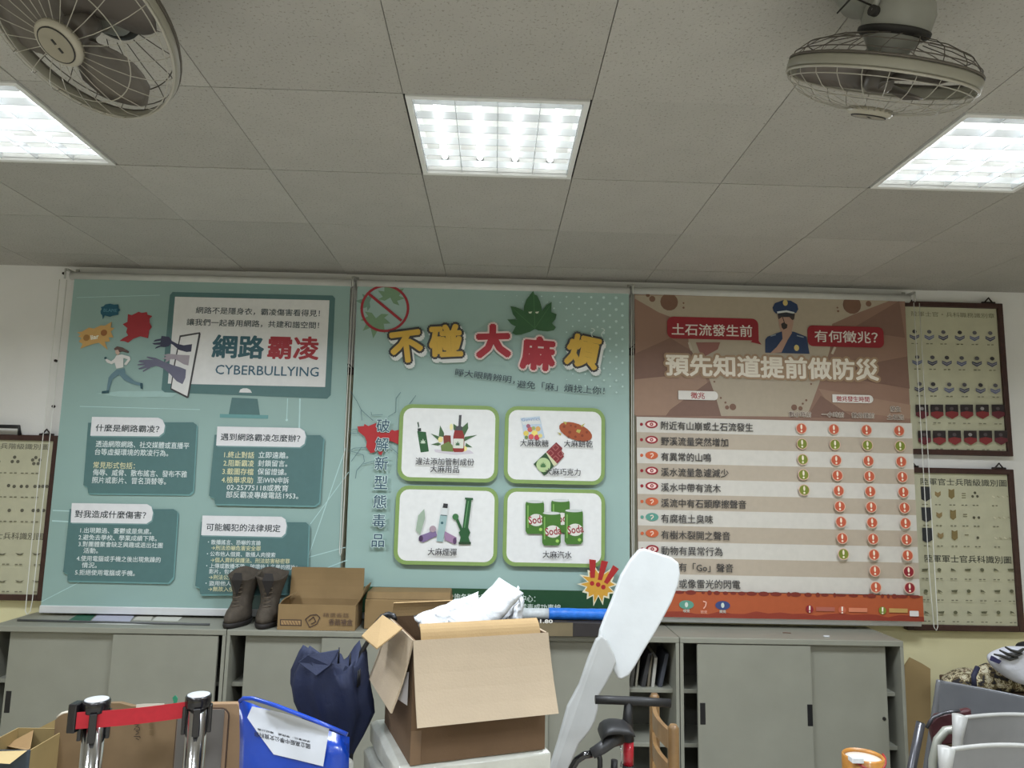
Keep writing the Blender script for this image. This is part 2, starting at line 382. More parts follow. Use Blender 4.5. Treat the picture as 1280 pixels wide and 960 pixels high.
A.poly((60, 60, 62), z1([(925, 408), (1098, 380), (1105, 395), (1002, 938), (990, 945), (845, 870), (878, 640), (912, 480)]))
A.poly(WHITE, z1([(935, 422), (1088, 395), (990, 928), (855, 860), (890, 640), (922, 480)]))
A.begin('printed_hands')
A.poly((52, 54, 76), z1([(1032, 482), (1024, 546), (985, 550), (920, 532), (868, 488), (850, 478), (832, 500), (800, 508), (760, 505), (715, 522), (722, 508), (765, 488), (706, 486), (690, 474), (760, 466), (765, 452), (700, 462), (715, 445), (765, 435), (770, 412), (800, 415), (835, 420), (860, 455), (905, 480), (960, 492)]))
A.poly((150, 142, 150), z1([(1012, 578), (1000, 665), (960, 655), (890, 612), (850, 608), (825, 630), (800, 640), (812, 612), (775, 605), (812, 590), (785, 575), (830, 565), (900, 572)]))
A.poly((98, 98, 118), z1([(980, 700), (975, 770), (950, 825), (900, 800), (840, 735), (780, 688), (725, 668), (680, 680), (615, 720), (608, 712), (650, 684), (580, 698), (572, 690), (632, 664), (565, 664), (565, 655), (622, 645), (570, 634), (585, 620), (660, 615), (700, 618), (640, 596), (650, 588), (720, 600), (790, 632), (860, 660), (930, 680)]))
A.begin('printed_speech_bubbles')
A.poly((150, 45, 52), z1([(482, 225), (515, 235), (575, 205), (600, 215), (645, 208), (650, 230), (692, 242), (668, 265), (668, 300), (688, 335), (665, 365), (655, 432), (590, 415), (530, 435), (485, 470), (455, 458), (412, 455), (440, 432), (485, 408), (468, 380), (478, 345), (438, 312), (478, 292)]))
A.poly((32, 84, 104), z1([(248, 200), (258, 180), (250, 165), (275, 158), (290, 142), (330, 136), (365, 144), (400, 142), (402, 175), (418, 190), (402, 205), (400, 230), (350, 240), (330, 248), (285, 238), (268, 272), (262, 235), (250, 222)]))
A.text((90, 140, 155), 'BLAME', 90 + 275 / 6.856, 360 + 192 / 6.856, 90 + 390 / 6.856, 4, 0)
A.poly((188, 150, 92), z1([(45, 382), (90, 375), (150, 340), (190, 350), (250, 322), (285, 325), (345, 290), (335, 340), (370, 345), (335, 375), (360, 425), (318, 425), (330, 460), (285, 462), (312, 532), (235, 470), (190, 480), (130, 500), (75, 522), (95, 480), (62, 460), (85, 430), (55, 415), (80, 400)]))
A.ell((150, 110, 60), *z1([(128, 428)])[0], 4); A.ell((140, 90, 50), *z1([(278, 385)])[0], 4)
A.text((225, 222, 205), 'liar', *z1([(165, 420)])[0], 90 + 235 / 6.856, 6, .03, rot=12)
A.begin('printed_runner')
A.poly((92, 120, 130), z1([(385, 700), (455, 690), (462, 735), (540, 800), (605, 818), (600, 842), (520, 822), (450, 790), (410, 742), (350, 785), (322, 882), (300, 880), (318, 770), (340, 740)]))
A.poly((205, 203, 200), z1([(385, 580), (430, 570), (500, 590), (505, 615), (470, 665), (450, 655), (482, 612), (445, 602), (445, 680), (385, 692), (370, 640), (345, 655), (305, 640), (285, 610), (300, 608), (340, 630), (368, 608)]))
A.poly((186, 160, 145), z1([(375, 530), (410, 528), (415, 560), (395, 580), (378, 560)])); A.poly((92, 72, 68), z1([(365, 520), (390, 502), (440, 512), (492, 545), (490, 560), (440, 545), (410, 550), (400, 530), (370, 535)]))
A.poly((42, 74, 82), z1([(262, 885), (322, 878), (322, 903), (258, 905)])); A.poly((42, 74, 82), z1([(590, 815), (610, 818), (612, 870), (592, 862), (588, 835)])); A.ell((42, 74, 82), *z1([(292, 602)])[0], 1.6)
def tbox(sc_, ox, oy, dark, head, htxt, hx, lines, hh=9, lh=8, w=.01):
    q = lambda L: [(ox + x / sc_, oy + y / sc_) for x, y in L]
    A.begin('printed_text_box'); A.poly((100, 140, 140), [(x + 1.5, y + 1.8) for x, y in q(dark)]); A.poly(DTEAL, q(dark)); A.poly((110, 140, 140), [(x + 1.2, y + 1.5) for x, y in q(head)]); A.poly((208, 208, 210), q(head))
    A.begin('lettering'); a = q([(hx[0], hx[2]), (hx[1], hx[2])]); A.text((38, 48, 54), htxt, a[0][0], a[0][1], a[1][0], hh, .018)
    for y, xa, xb, s_, c_ in lines:
        a = q([(xa, y), (xb, y)]); A.text(c_, s_, a[0][0], a[0][1], a[1][0], lh, w)
Wt = (205, 214, 214); Cr = (205, 203, 165)
tbox(3.69, 40, 500, [(262, 105), (745, 103), (762, 115), (745, 420), (728, 435), (262, 430), (258, 400), (240, 392)], [(280, 78), (585, 82), (605, 92), (616, 118), (610, 150), (588, 168), (272, 165)],
     '什麼是網路霸凌？', (297, 590, 129), [(203, 298, 728, '透過網際網路、社交媒體或直播平', Wt), (239, 294, 632, '台等虛擬環境的欺凌行為。', Wt), (300, 287, 478, '常見形式包括：', Cr), (334, 285, 718, '侮辱、威脅、散布謠言、發布不雅', Wt), (369, 281, 622, '照片或影片、冒名頂替等。', Wt)])
tbox(3.69, 40, 500, [(178, 502), (655, 503), (675, 515), (655, 815), (632, 842), (168, 832), (168, 800), (148, 792)], [(188, 475), (535, 480), (555, 492), (562, 520), (555, 555), (532, 570), (183, 565)],
     '對我造成什麼傷害？', (203, 530, 525), [(600, 228, 555, '1.出現難過、憂鬱或是焦慮。', Wt), (632, 220, 580, '2.避免去學校、學業成績下降。', Wt), (663, 220, 607, '3.對團體聚會缺乏興趣或退出社團', Wt), (693, 243, 310, '活動。', Wt), (729, 212, 598, '4.使用電腦或手機之後出現焦躁的', Wt), (760, 236, 305, '情況。', Wt), (793, 205, 480, '5.拒絕使用電腦或手機。', Wt)], lh=6.6)
tbox(3.557, 230, 500, [(140, 155), (608, 157), (622, 170), (603, 455), (583, 470), (142, 462), (138, 435), (115, 425)], [(152, 118), (518, 125), (538, 138), (545, 162), (538, 195), (518, 210), (147, 203)],
     '遇到網路霸凌怎麼辦？', (167, 520, 165), [(243, 183, 316, '1.終止對話', Cr), (244, 335, 467, '立即遠離。', Wt), (280, 180, 315, '2.阻斷霸凌', Cr), (281, 333, 463, '封鎖留言。', Wt), (317, 175, 313, '3.截圖存檔', Cr), (318, 331, 460, '保留證據。', Wt), (354, 172, 311, '4.檢舉求助', Cr), (355, 330, 470, '至iWIN申訴', Wt), (387, 195, 468, '02-25775118或教育', Wt), (420, 192, 512, '部反霸凌專線電話1953。', Wt)])
tbox(3.557, 230, 500, [(82, 540), (545, 543), (558, 553), (548, 845), (540, 858), (78, 862), (74, 832), (55, 825)], [(88, 513), (438, 518), (455, 530), (461, 558), (455, 592), (438, 608), (82, 600)],
     '可能觸犯的法律規定', (105, 433, 564), [(632 - 2, 112, 346, '・散播謠言、恐嚇的言論', Wt), (655, 127, 346, '→刑法恐嚇危害安全罪', Cr), (682, 108, 411, '・公布他人個資、散播人肉搜索', Wt), (709, 124, 475, '→個人資料保護法、刑法妨害秘密罪', Cr), (735, 105, 507, '・上傳或散播不雅、破壞他人名譽的照片/', Wt), (760, 118, 427, '影片，包含移花接木的不實照片', Wt), (785, 117, 404, '→刑法公然侮辱罪、誹謗罪等', Cr), (812, 102, 290, '・盜用他人帳號等', Wt), (837, 114, 300, '→無故入侵電腦罪', Cr)], lh=5.8)
A.end()
# ---- banner 2
t2, c2 = banner([(447, 357), (786, 365.5), (787.5, 770), (429, 765)], cloth_mat('banner_pale_teal', (142, 168, 162), (149, 174, 169)),
    'pale teal banner against cannabis with yellow and red title characters and four green-edged boxes', -.845, .782, bar_m)
A = Art(c2, BY)
z3 = lambda L: [(430 + x / 6.737, 350 + y / 6.737) for x, y in L]
z5 = lambda L: [(430 + x / 6.095, 480 + y / 6.095) for x, y in L]
z2 = lambda L: [(430 + x / 3.311, 490 + y / 3.311) for x, y in L]
zL = lambda L: [(600 + x / 6.4, 350 + y / 6.4) for x, y in L]
A.begin('printed_leaves')
GL = (112, 142, 112); GF = (108, 138, 122)
def spray(cx, cy, r, c, n=7, a0=20, a1=160, wd=.16):
    o = A.pt(cx, cy)
    for i in range(n):
        t = math.radians(a0 + (a1 - a0) * i / (n - 1)); L_ = r * A.s * (1 - .35 * abs(i - (n - 1) / 2) / ((n - 1) / 2)); d = V((math.cos(t), math.sin(t))); q = V((-d.y, d.x)) * L_ * wd
        A.flat(c, [(o.x, o.z), (o.x + d.x * L_ * .5 + q.x, o.z + d.y * L_ * .5 + q.y), (o.x + d.x * L_, o.z + d.y * L_), (o.x + d.x * L_ * .5 - q.x, o.z + d.y * L_ * .5 - q.y)])
spray(488, 372, 24, GL, 7, -40, 190, .2); spray(470, 398, 26, GL, 7, 150, 380, .2); spray(462, 378, 18, GF, 5, 90, 260, .2)
A.begin('printed_prohibition_sign')
A.ring((150, 42, 52), 481.2, 385.6, 29.4, 3.2); A.line((150, 42, 52), [(460, 366.5), (502, 401)], 3.4)
A.begin('printed_dots')
for j in range(17):
    for i in range(10):
        x = 776 - i * 15.5 + (j % 2) * 7.7 - 6; y = 371 + j * 7.4
        if i * 15.5 + max(0, j - 6) * 9 > 150 - (j % 2) * 8 or x > 784: continue
        rr_ = 2.0 - i * .17 - j * .045
        if rr_ > .45 and not (x < 705 and y > 392 and y < 475): A.ell((188, 208, 204), x, y + (x - 700) * .02, rr_, n=8)
A.begin('printed_cannabis_leaf')
A.poly((52, 92, 58), zL([(425, 92), (435, 120), (455, 130), (478, 175), (490, 215), (497, 250), (530, 205), (572, 180), (570, 215), (568, 262), (612, 278), (600, 320), (572, 350), (605, 382), (590, 405), (540, 415), (465, 408), (440, 395), (400, 418), (330, 440), (285, 443), (256, 428), (285, 375), (250, 358), (218, 320), (262, 320), (295, 322), (262, 275), (243, 214), (290, 222), (350, 250), (352, 215), (368, 165), (400, 122)]))
A.line((70, 112, 72), zL([(438, 395), (428, 110)]), 1.); A.line((70, 112, 72), zL([(438, 390), (270, 240)]), .8); A.line((70, 112, 72), zL([(438, 390), (555, 215)]), .8)
for ex in (402, 456): A.poly((205, 208, 190), zL([(ex - 17, 260), (ex + 15, 256), (ex + 6, 272), (ex - 8, 272)]))
A.begin('printed_cracks')
CK = (88, 112, 116)
for L_ in ([(55, 60), (100, 130), (135, 200), (190, 250), (225, 280)], [(135, 200), (140, 280)], [(435, 65), (400, 110), (398, 215), (340, 250)], [(550, 90), (500, 155)], [(210, 215), (215, 240), (300, 235)], [(40, 340), (60, 350), (105, 345)], [(45, 372), (110, 380)], [(35, 515), (80, 490), (170, 485)], [(55, 512), (150, 540), (160, 590), (100, 660), (92, 720)], [(150, 610), (240, 585)], [(360, 485), (420, 535)], [(140, 480), (60, 590)]):
    A.line(CK, z5(L_), .7)
A.begin('printed_red_splash')
A.poly((165, 38, 42), z5([(105, 325), (155, 322), (160, 306), (190, 322), (248, 298), (262, 360), (330, 375), (370, 350), (388, 358), (426, 350), (420, 385), (428, 400), (428, 466), (370, 440), (310, 425), (262, 440), (250, 480), (238, 520), (205, 528), (172, 480), (178, 440), (160, 400), (115, 365)]))
A.poly((165, 38, 42), z5([(262, 515), (300, 512), (290, 542), (270, 538)]))
A.begin('lettering')
YE = (198, 160, 66); DK = (54, 54, 56); RD = (158, 38, 50); PK = (212, 190, 186)
for ch_, x, y, s_, ro in (('不', 508.5, 434, 41, 9), ('碰', 557.5, 426.5, 42, 4), ('煩', 728.5, 440, 42, -11)):
    A.begin('lettering'); A.ch(YE, ch_, x, y, s_, .05, ro, under=[((205, 208, 205), .12, 2.6, 4.4), ((205, 208, 205), .12, 1.4, 2.4), (DK, .115, 0, 0)])
for ch_, x, y, s_, ro in (('大', 616.5, 427, 44, 3), ('麻', 672.3, 442.5, 44, -3)):
    A.ch(RD, ch_, x, y, s_, .062, ro, under=[(PK, .115, 0, 0)])
A.text(SLATE, '睜大眼睛辨明，', 569, 470.2, 644, 9.5, .008, rot=-6.5); A.text(SLATE, '避免「麻」煩找上你！', 646, 484, 755, 10, .006, rot=-3.2)
for x, y, ch_ in ((479.6, 532.3, '破'), (478.4, 555.5, '解'), (477.7, 579.2, '新'), (477.0, 602.8, '型'), (475.9, 626.8, '態'), (474.6, 650.8, '毒'), (473.4, 675.2, '品')):
    A.ch((48, 76, 92), ch_, x, y, 16.5 if ch_ != '品' else 15.5, .012, 0, under=[((190, 208, 206), .05, 0, 0)])
A.begin('printed_steam')
for dx in (0, 12.5): A.line((200, 210, 206), [(x + dx, y) for x, y in zL([(885, 395), (905, 400), (912, 412), (895, 425), (885, 445), (895, 462)])], 1.)
GB = (124, 150, 86)
def gbox(x0, y0, x1, y1):
    A.begin('printed_green_box'); A.rr(GB, x0, y0, x1, y1, 15); A.rr((216, 217, 216), x0 + 4.6, y0 + 4.8, x1 - 4.6, y1 - 4.8, 11)
gbox(501, 505.5, 622, 603.5); gbox(631.5, 508, 755, 606.5); gbox(496.5, 606.5, 621, 707); gbox(630, 609.5, 755, 709)
TX = (52, 52, 56); GR = (38, 84, 48)
A.begin('printed_lighter')
A.poly(GR, z5([(562, 362), (628, 368), (650, 515), (588, 523)])); A.poly((44, 52, 48), z5([(565, 342), (590, 338), (592, 362), (566, 364)])); A.poly((60, 80, 66), z5([(562, 295), (572, 292), (578, 325), (570, 340)])); o_ = z5([(605, 455)])[0]; spray(o_[0], o_[1], 6, (190, 205, 185), 5)
A.begin('printed_bottle')
A.poly((196, 190, 198), z5([(690, 500), (960, 505), (990, 530), (840, 540), (700, 520)]))
for L_ in ([(735, 318), (765, 375), (765, 405), (725, 400)], [(665, 380), (735, 405), (730, 440)], [(668, 462), (720, 447), (745, 460), (720, 472)], [(945, 295), (948, 340), (915, 405), (895, 340)], [(1015, 390), (920, 405), (915, 440)], [(980, 485), (930, 450), (925, 480)], [(835, 305), (870, 330), (860, 370), (838, 350)]): A.poly((66, 98, 62), z5(L_))
A.ell((222, 210, 140), *z5([(738, 425)])[0], 3, 3.6); A.ell((222, 210, 140), *z5([(918, 495)])[0], 3.4); A.ell((224, 216, 160), *z5([(820, 330)])[0], 2, 4)
A.poly((120, 55, 42), z5([(760, 400), (775, 393), (815, 395), (820, 500), (765, 500)])); A.poly((104, 124, 66), z5([(740, 470), (800, 440), (830, 470), (835, 518), (745, 512)]))
A.poly((134, 42, 36), z5([(845, 355), (905, 358), (918, 400), (918, 510), (905, 520), (840, 520), (832, 505), (835, 400)])); A.poly((70, 70, 74), z5([(878, 240), (898, 240), (893, 325), (905, 330), (902, 358), (850, 356), (852, 328), (874, 322)])); A.rr((205, 208, 196), 430 + 836 / 6.095, 480 + 418 / 6.095, 430 + 912 / 6.095, 480 + 492 / 6.095, 1); o_ = z5([(868, 470)])[0]; spray(o_[0], o_[1], 5.5, (56, 96, 60), 5)
A.begin('printed_gummies')
zB = lambda L: [(620 + x / 7.11, 500 + y / 7.11) for x, y in L]
A.poly((178, 192, 206), zB([(215, 165), (385, 150), (430, 340), (250, 350), (235, 230)])); A.poly((205, 208, 206), zB([(225, 190), (380, 170), (395, 215), (240, 225)])); A.text((90, 120, 165), 'Gummies', 652, 524.5, 674, 4, 0, rot=5)
for x, y, r_, c_ in ((265, 300, 3.4, (212, 190, 90)), (300, 265, 3.4, (192, 90, 80)), (340, 300, 4, (222, 205, 110)), (370, 260, 3.2, (206, 160, 90)), (310, 330, 3.4, (196, 84, 84)), (360, 335, 3.4, (186, 60, 76)), (285, 235, 2.6, (150, 90, 110)), (390, 320, 2.6, (215, 200, 130)), (330, 255, 2.4, (150, 160, 90)), (268, 335, 2.2, (110, 130, 70))): A.ell(c_, *zB([(x, y)])[0], r_, n=10)
A.begin('printed_cookie')
A.ell((152, 74, 40), *zB([(702, 285)])[0], 21.5, 10.2, -19); 
for x, y, r_ in ((600, 240, 1.8), (650, 290, 2), (700, 240, 1.6), (660, 230, 1.4), (760, 320, 1.8), (800, 290, 1.6), (700, 330, 1.6), (640, 330, 1.3)): A.ell((122, 52, 28), *zB([(x, y)])[0], r_, n=8)
for L_ in ([(590, 195), (625, 200), (615, 225)], [(785, 210), (745, 235), (760, 245)], [(540, 290), (575, 300), (570, 320)], [(715, 265), (750, 270), (735, 300), (705, 285)]): A.poly((170, 160, 80), zB(L_))
A.begin('printed_chocolate')
A.poly((120, 40, 44), zB([(530, 378), (585, 430), (575, 460), (598, 505), (540, 568), (442, 465)]))
for x, y in ((525, 425), (480, 475), (570, 480), (525, 525)): A.line((160, 90, 88), zB([(x - 28, y), (x, y - 28), (x + 28, y), (x, y + 28), (x - 28, y)]), 1.)
A.poly((196, 196, 160), zB([(442, 465), (540, 568), (510, 590), (440, 500)])); A.poly((44, 76, 44), zB([(438, 468), (510, 590), (425, 672), (332, 570)])); A.ell((170, 190, 140), *zB([(418, 578)])[0], 8.8); o_ = zB([(415, 600)])[0]; spray(o_[0], o_[1], 7, (70, 112, 66), 7)
A.begin('printed_vape')
A.poly((150, 168, 150), z2([(335, 482), (338, 520), (318, 590), (300, 570), (310, 510)])); A.poly((120, 102, 140), z2([(318, 592), (380, 570), (388, 592), (330, 620), (312, 612)])); A.poly((150, 120, 150), z2([(415, 572), (468, 600), (462, 628), (420, 610)])); A.ell((70, 50, 80), *z2([(321, 604)])[0], 2.6, 3.6); A.ell((84, 60, 92), *z2([(460, 614)])[0], 2.2, 4)
A.poly((146, 172, 172), z2([(400, 508), (430, 508), (412, 618), (385, 615)])); A.poly((200, 205, 205), z2([(408, 478), (432, 480), (428, 510), (402, 508)])); A.poly((44, 44, 48), z2([(414, 460), (432, 462), (430, 480), (410, 478)])); A.line((60, 80, 84), z2([(402, 508), (428, 510)]), 1); A.ell((50, 90, 96), *z2([(408, 540)])[0], 1.6); A.ell((160, 140, 150), *z2([(370, 565)])[0], 4)
A.begin('printed_water_pipe')
A.poly(GR, z2([(507, 440), (530, 440), (515, 560), (524, 580), (515, 600), (485, 600), (476, 580), (492, 560)])); A.poly(GR, z2([(502, 436), (535, 438), (535, 446), (502, 444)])); A.poly(GR, z2([(484, 598), (516, 598), (524, 622), (478, 622)])); A.poly((34, 62, 36), z2([(476, 618), (526, 618), (526, 628), (476, 628)])); A.line(GR, z2([(465, 515), (488, 570)]), 3.4); A.ell((60, 110, 66), *z2([(463, 515)])[0], 3.8); A.line((90, 140, 92), z2([(516, 450), (500, 560)]), 1.2)
def can(x0, y0, wd, h_):
    A.begin('printed_soda_can')
    x1, y1 = x0 + wd, y0 + h_
    A.poly((66, 110, 42), z2([(x0 + 4, y0), (x1 - 4, y0), (x1, y0 + 12), (x1, y1 - 12), (x1 - 8, y1), (x0 + 8, y1), (x0, y1 - 12), (x0, y0 + 12)]))
    A.ell((196, 200, 198), *z2([((x0 + x1) / 2, y0 + 3)])[0], (wd / 2 - 3) / 3.311, 1.8); A.ell((206, 205, 198), *z2([((x0 + x1) / 2 + 6, y0 + h_ * .58)])[0], 9.4, 7.4)
    A.line((120, 165, 84), z2([(x0 + 10, y0 + 18), (x0 + 10, y1 - 25)]), 1.4)
    a = z2([(x0 + 12, y0 + h_ * .56), (x1 + 2, 0)]); A.text((140, 40, 50), 'Soda', a[0][0], a[0][1], a[1][0], 9.5, .02, rot=8); A.ell((150, 190, 90), *z2([(x1 - 14, y1 - 18)])[0], 2)
can(855, 445, 76, 135); can(750, 450, 76, 135); can(910, 487, 75, 140); can(818, 497, 76, 135)
A.begin('lettering')
for s_, xa, ya, xb in (('違法添加管制成份', 520.6, 576.6, 593), ('大麻用品', 538.7, 586.2, 574.4), ('大麻軟糖', 649.9, 554, 685), ('大麻餅乾', 704, 554.8, 739.6), ('大麻巧克力', 680.7, 589.6, 724.5), ('大麻煙彈', 535.7, 688.5, 571.5), ('大麻汽水', 677.7, 692, 713.5)):
    A.text(TX, s_, xa, ya, xb, 8.8, .01)
A.begin('printed_footer')
GN = (26, 66, 38)
A.poly(GN, [(429.2, 731), (787.7, 738), (788.6, 768), (428.2, 763)])
A.text((196, 206, 198), '洽詢各縣市毒品危害防制中心：', 560, 744.6, 668.6, 8.6, .01); A.text((196, 206, 198), '戒毒成功專線', 650, 757, 700, 8, .01)
A.begin('printed_starburst')
def star(cx, cy, r1, r2, c, n=14, ph=0):
    o = A.pt(cx, cy); A.flat(c, [(o.x + (r1 if i % 2 == 0 else r2) * A.s * (1 + .12 * math.sin(i * 2.3 + ph)) * math.cos(math.pi * i / n), o.z + (r1 if i % 2 == 0 else r2) * A.s * (1 + .12 * math.sin(i * 2.3 + ph)) * math.sin(math.pi * i / n)) for i in range(2 * n)])
star(746.5, 729, 24, 15.5, (212, 206, 180)); star(746.5, 729, 20, 13.5, (196, 146, 52))
for L_, d in (([(1010, 688), (1038, 692), (1033, 765), (1015, 765)], (1022, 787)), ([(1060, 693), (1088, 698), (1062, 775), (1045, 772)], (1047, 792)), ([(1108, 712), (1132, 728), (1085, 790), (1070, 782)], (1068, 802))): A.poly((158, 36, 36), z2(L_)); A.ell((158, 36, 36), *z2([d])[0], 2.8, n=12)
A.end()
# ---- banner 3
t3, c3 = banner([(793, 368), (1131, 374), (1150, 774), (798, 769)], cloth_mat('banner_brown', (126, 98, 84), (138, 108, 92)),
    'brown debris flow banner, rightmost, with a whistling officer and a striped table', .80, 2.478, bar_m)
A = Art(c3, BY)
y3 = lambda L: [(780 + x / 3.459, 350 + y / 3.459) for x, y in L]
A.begin('printed_landscape')
SAND = (160, 148, 130); BR1 = (116, 88, 76); BR2 = (146, 118, 100)
A.poly(BR2, y3([(45, 420), (300, 300), (420, 585), (45, 585)])); A.poly(BR1, y3([(45, 320), (200, 250), (330, 330), (350, 400), (45, 430)])); A.poly(BR1, y3([(200, 560), (380, 430), (420, 588), (180, 588)]))
A.poly(BR1, y3([(1190, 90), (1215, 250), (1000, 220), (900, 260)])); A.poly(BR1, y3([(860, 400), (1225, 330), (1235, 470), (1000, 430)])); A.poly(BR2, y3([(840, 470), (1238, 540), (1238, 600), (900, 560)])); A.poly(BR1, y3([(850, 500), (1000, 600), (790, 594)]))
A.poly(SAND, y3([(48, 66), (1175, 80), (990, 150), (900, 190), (890, 300), (860, 400), (835, 470), (790, 592), (420, 588), (395, 500), (365, 420), (280, 290), (275, 190), (150, 140), (46, 80)]))
BC = (112, 82, 66)
for x, y, r_ in ((195, 95, 11.5), (122, 82, 4), (103, 66, 2.6), (985, 108, 12), (1057, 103, 3.8), (1062, 70, 2.6), (1140, 78, 1.8), (257, 100, 1.2), (257, 120, 1.4), (922, 120, 1.2), (925, 135, 1.5), (445, 551, 2.6), (470, 549, 4.2), (418, 510, 1.3), (438, 530, 1.4), (390, 440, 1.2), (735, 551, 3.8), (762, 555, 2.8), (787, 520, 1.4), (808, 450, 1.2), (772, 535, 1.3)): A.ell(BC, *y3([(x, y)])[0], r_, n=14)
A.poly((128, 84, 76), y3([(310, 270), (415, 270), (405, 300), (350, 330), (325, 310)])); A.line((172, 162, 146), y3([(280, 270), (292, 305)]), 3); A.line((172, 162, 146), y3([(912, 290), (898, 320)]), 3)
A.begin('printed_officer')
NV = (32, 50, 82); SK = (160, 128, 112)
zO = lambda L: [(930 + x / 5.332, 360 + y / 5.332) for x, y in L]
A.poly(SK, zO([(222, 180), (330, 180), (325, 250), (312, 300), (250, 320), (235, 260)])); A.poly(NV, zO([(140, 345), (155, 325), (250, 290), (330, 292), (415, 325), (435, 440), (140, 432)]))
A.poly(SK, zO([(250, 275), (300, 255), (318, 300), (290, 345), (248, 430), (172, 436), (215, 395), (255, 340)])); A.poly((44, 36, 36), zO([(245, 240), (262, 230), (288, 245), (284, 268), (262, 278), (250, 265)])); A.line((44, 36, 36), zO([(255, 195), (268, 235)]), 1.)
A.poly((58, 48, 46), zO([(222, 172), (338, 172), (332, 210), (320, 215), (300, 195), (250, 195), (228, 210)]))
A.poly(NV, zO([(188, 132), (205, 102), (260, 82), (310, 86), (352, 110), (360, 142), (345, 168), (280, 158), (212, 172), (195, 155)])); A.poly((196, 200, 200), zO([(218, 158), (280, 150), (334, 162), (332, 172), (280, 162), (220, 170)])); A.poly((38, 40, 48), zO([(222, 172), (280, 164), (330, 174), (328, 184), (275, 192), (230, 184)]))
A.ell((188, 168, 104), *zO([(273, 100)])[0], 3.2, 4); A.ell((188, 168, 104), *zO([(348, 400)])[0], 3.2, 4); A.line((130, 140, 150), zO([(175, 322), (210, 312)]), 1.4); A.line((130, 140, 150), zO([(350, 318), (395, 330)]), 1.4)
A.begin('printed_red_label')
RL = (132, 28, 38)
A.rr(RL, 833.5, 395.8, 948, 426, 8, cor='abd'); A.poly(RL, [(944, 421), (951.5, 431), (938, 427.8)]); A.begin('printed_red_label'); A.rr(RL, 1008.4, 406.8, 1104.6, 435.2, 7)
A.begin('lettering')
A.text((205, 200, 192), '土石流發生前', 839.3, 412, 939.9, 15.5, .016); A.text((205, 200, 192), '有何徵兆？', 1017.6, 420.6, 1096.5, 15.5, .014)
A.text((212, 204, 190), '預先知道提前做防災', 831.5, 457, 1097.5, 28.5, .032, under=[((150, 124, 98), .125, 0, 0)])
for x0, ym, x1, h_, s_, cx0, cx1 in ((847.4, 494.4, 897, 11.5, '徵兆', 863, 880.5), (1039.6, 498.6, 1090.8, 10.5, '徵兆發生時間', 1044.6, 1085.8)):
    A.begin('printed_tag'); A.rr((206, 202, 196), x0, ym - h_ / 2 - .3, x1, ym + h_ / 2 + .5, 5, cor='bc'); A.text((146, 42, 48), s_, cx0, ym, cx1, 8.6 if s_ == '徵兆' else 7, .02)
for s_, xa, ya, xb in (('數小時前', 985.8, 517.8, 1013), ('一小時前', 1026.4, 518.2, 1053.9), ('數分鐘前', 1063.8, 519.2, 1091.8), ('發生', 1111.5, 511.4, 1124.6), ('土石流', 1107.8, 521.4, 1128.3)):
    A.text((82, 62, 54), s_, xa, ya, xb, 6.6, .01, under=[((190, 180, 168), .075, 0, 0)])
cy = [532.2, 551.4, 570.8, 589.9, 608.9, 628.3, 647.6, 667.9, 687.6, 707.8, 728.1]
zc = [H(860, y, BY).z for y in cy]; e0 = 2 * zc[0] - zc[1]; e1 = 2 * zc[-1] - zc[-2]; ze = [e0] + zc + [e1]
edge = [(ze[i] + ze[i + 1]) / 2 for i in range(12)]
def xe(a, b_, z): t = (z - a.z) / (b_.z - a.z); return a.x + t * (b_.x - a.x)
la, lb, ra, rb = H(793, 368, BY), H(798, 769, BY), H(1131, 374, BY), H(1150, 774, BY)
for i in range(11):
    q = [(xe(la, lb, edge[i]) + .001, edge[i]), (xe(ra, rb, edge[i]) - .001, edge[i]), (xe(ra, rb, edge[i + 1]) - .001, edge[i + 1]), (xe(la, lb, edge[i + 1]) + .001, edge[i + 1])]
    A.begin('printed_table_row'); A.flat((192, 188, 180) if i % 2 == 0 else (168, 156, 140), q)
rows = ['附近有山崩或土石流發生', '野溪流量突然增加', '有異常的山鳴', '溪水流量急遽減少', '溪水中帶有流木', '溪流中有石頭摩擦聲音', '有腐植土臭味', '有樹木裂開之聲音', '動物有異常行為', '溪谷有「Go」聲音', '打雷或像雷光的閃電']
xr_ = [512, 413, 345, 414, 383, 484, 352, 420, 390, 432, 460]
ic = 'rrorroTorbb'; icc = {'r': (138, 28, 40), 'o': (186, 90, 54), 'T': (84, 142, 128), 'b': (60, 80, 130)}
for i in range(11):
    A.begin('printed_icon'); y = cy[i]; c_ = icc[ic[i]]; A.ell(c_, 801.2 + i * .12, y - 1.6, 2); A.ell(c_, 813.7 + i * .1, y - 1.6, 8, 4.9, n=24)
    if ic[i] == 'r': A.ell((222, 196, 190), 813.7 + i * .1, y - 1.6, 5.6, 3); A.ell(c_, 813.7 + i * .1, y - 1.6, 2.2); A.ell((222, 196, 190), 813.7 + i * .1, y - 1.6, .9, n=8)
    else: A.line((222, 200, 185), [(812, y - 3), (815, y - 4), (816, y - 1.5), (813.5, y + .5), (813.5, y + 1.6)], 1.1)
A.begin('lettering')
for i in range(11): A.text((58, 56, 56), rows[i], 825.3, cy[i] + .2, 780 + xr_[i] / 3.2, 10.6, .012)
cxs = [H(999.7, 534.4, BY).x, H(1040, 535.3, BY).x, H(1080.6, 536.3, BY).x, H(1121, 537.2, BY).x]
cxe = [H(1002.5, 611, BY).x, H(1050.5, 690, BY).x, H(1090.3, 731, BY).x, H(1132.2, 732.2, BY).x]; yend = [4, 8, 10, 10]
mk = ['OOOO', 'GGGG', 'GOOO', 'GOOO', 'GOOO', '-OOO', '-OOO', '-OOO', '-GOO', '--OR', '--OR']; mc = {'O': (178, 82, 56), 'G': (112, 122, 42), 'R': (128, 24, 38)}
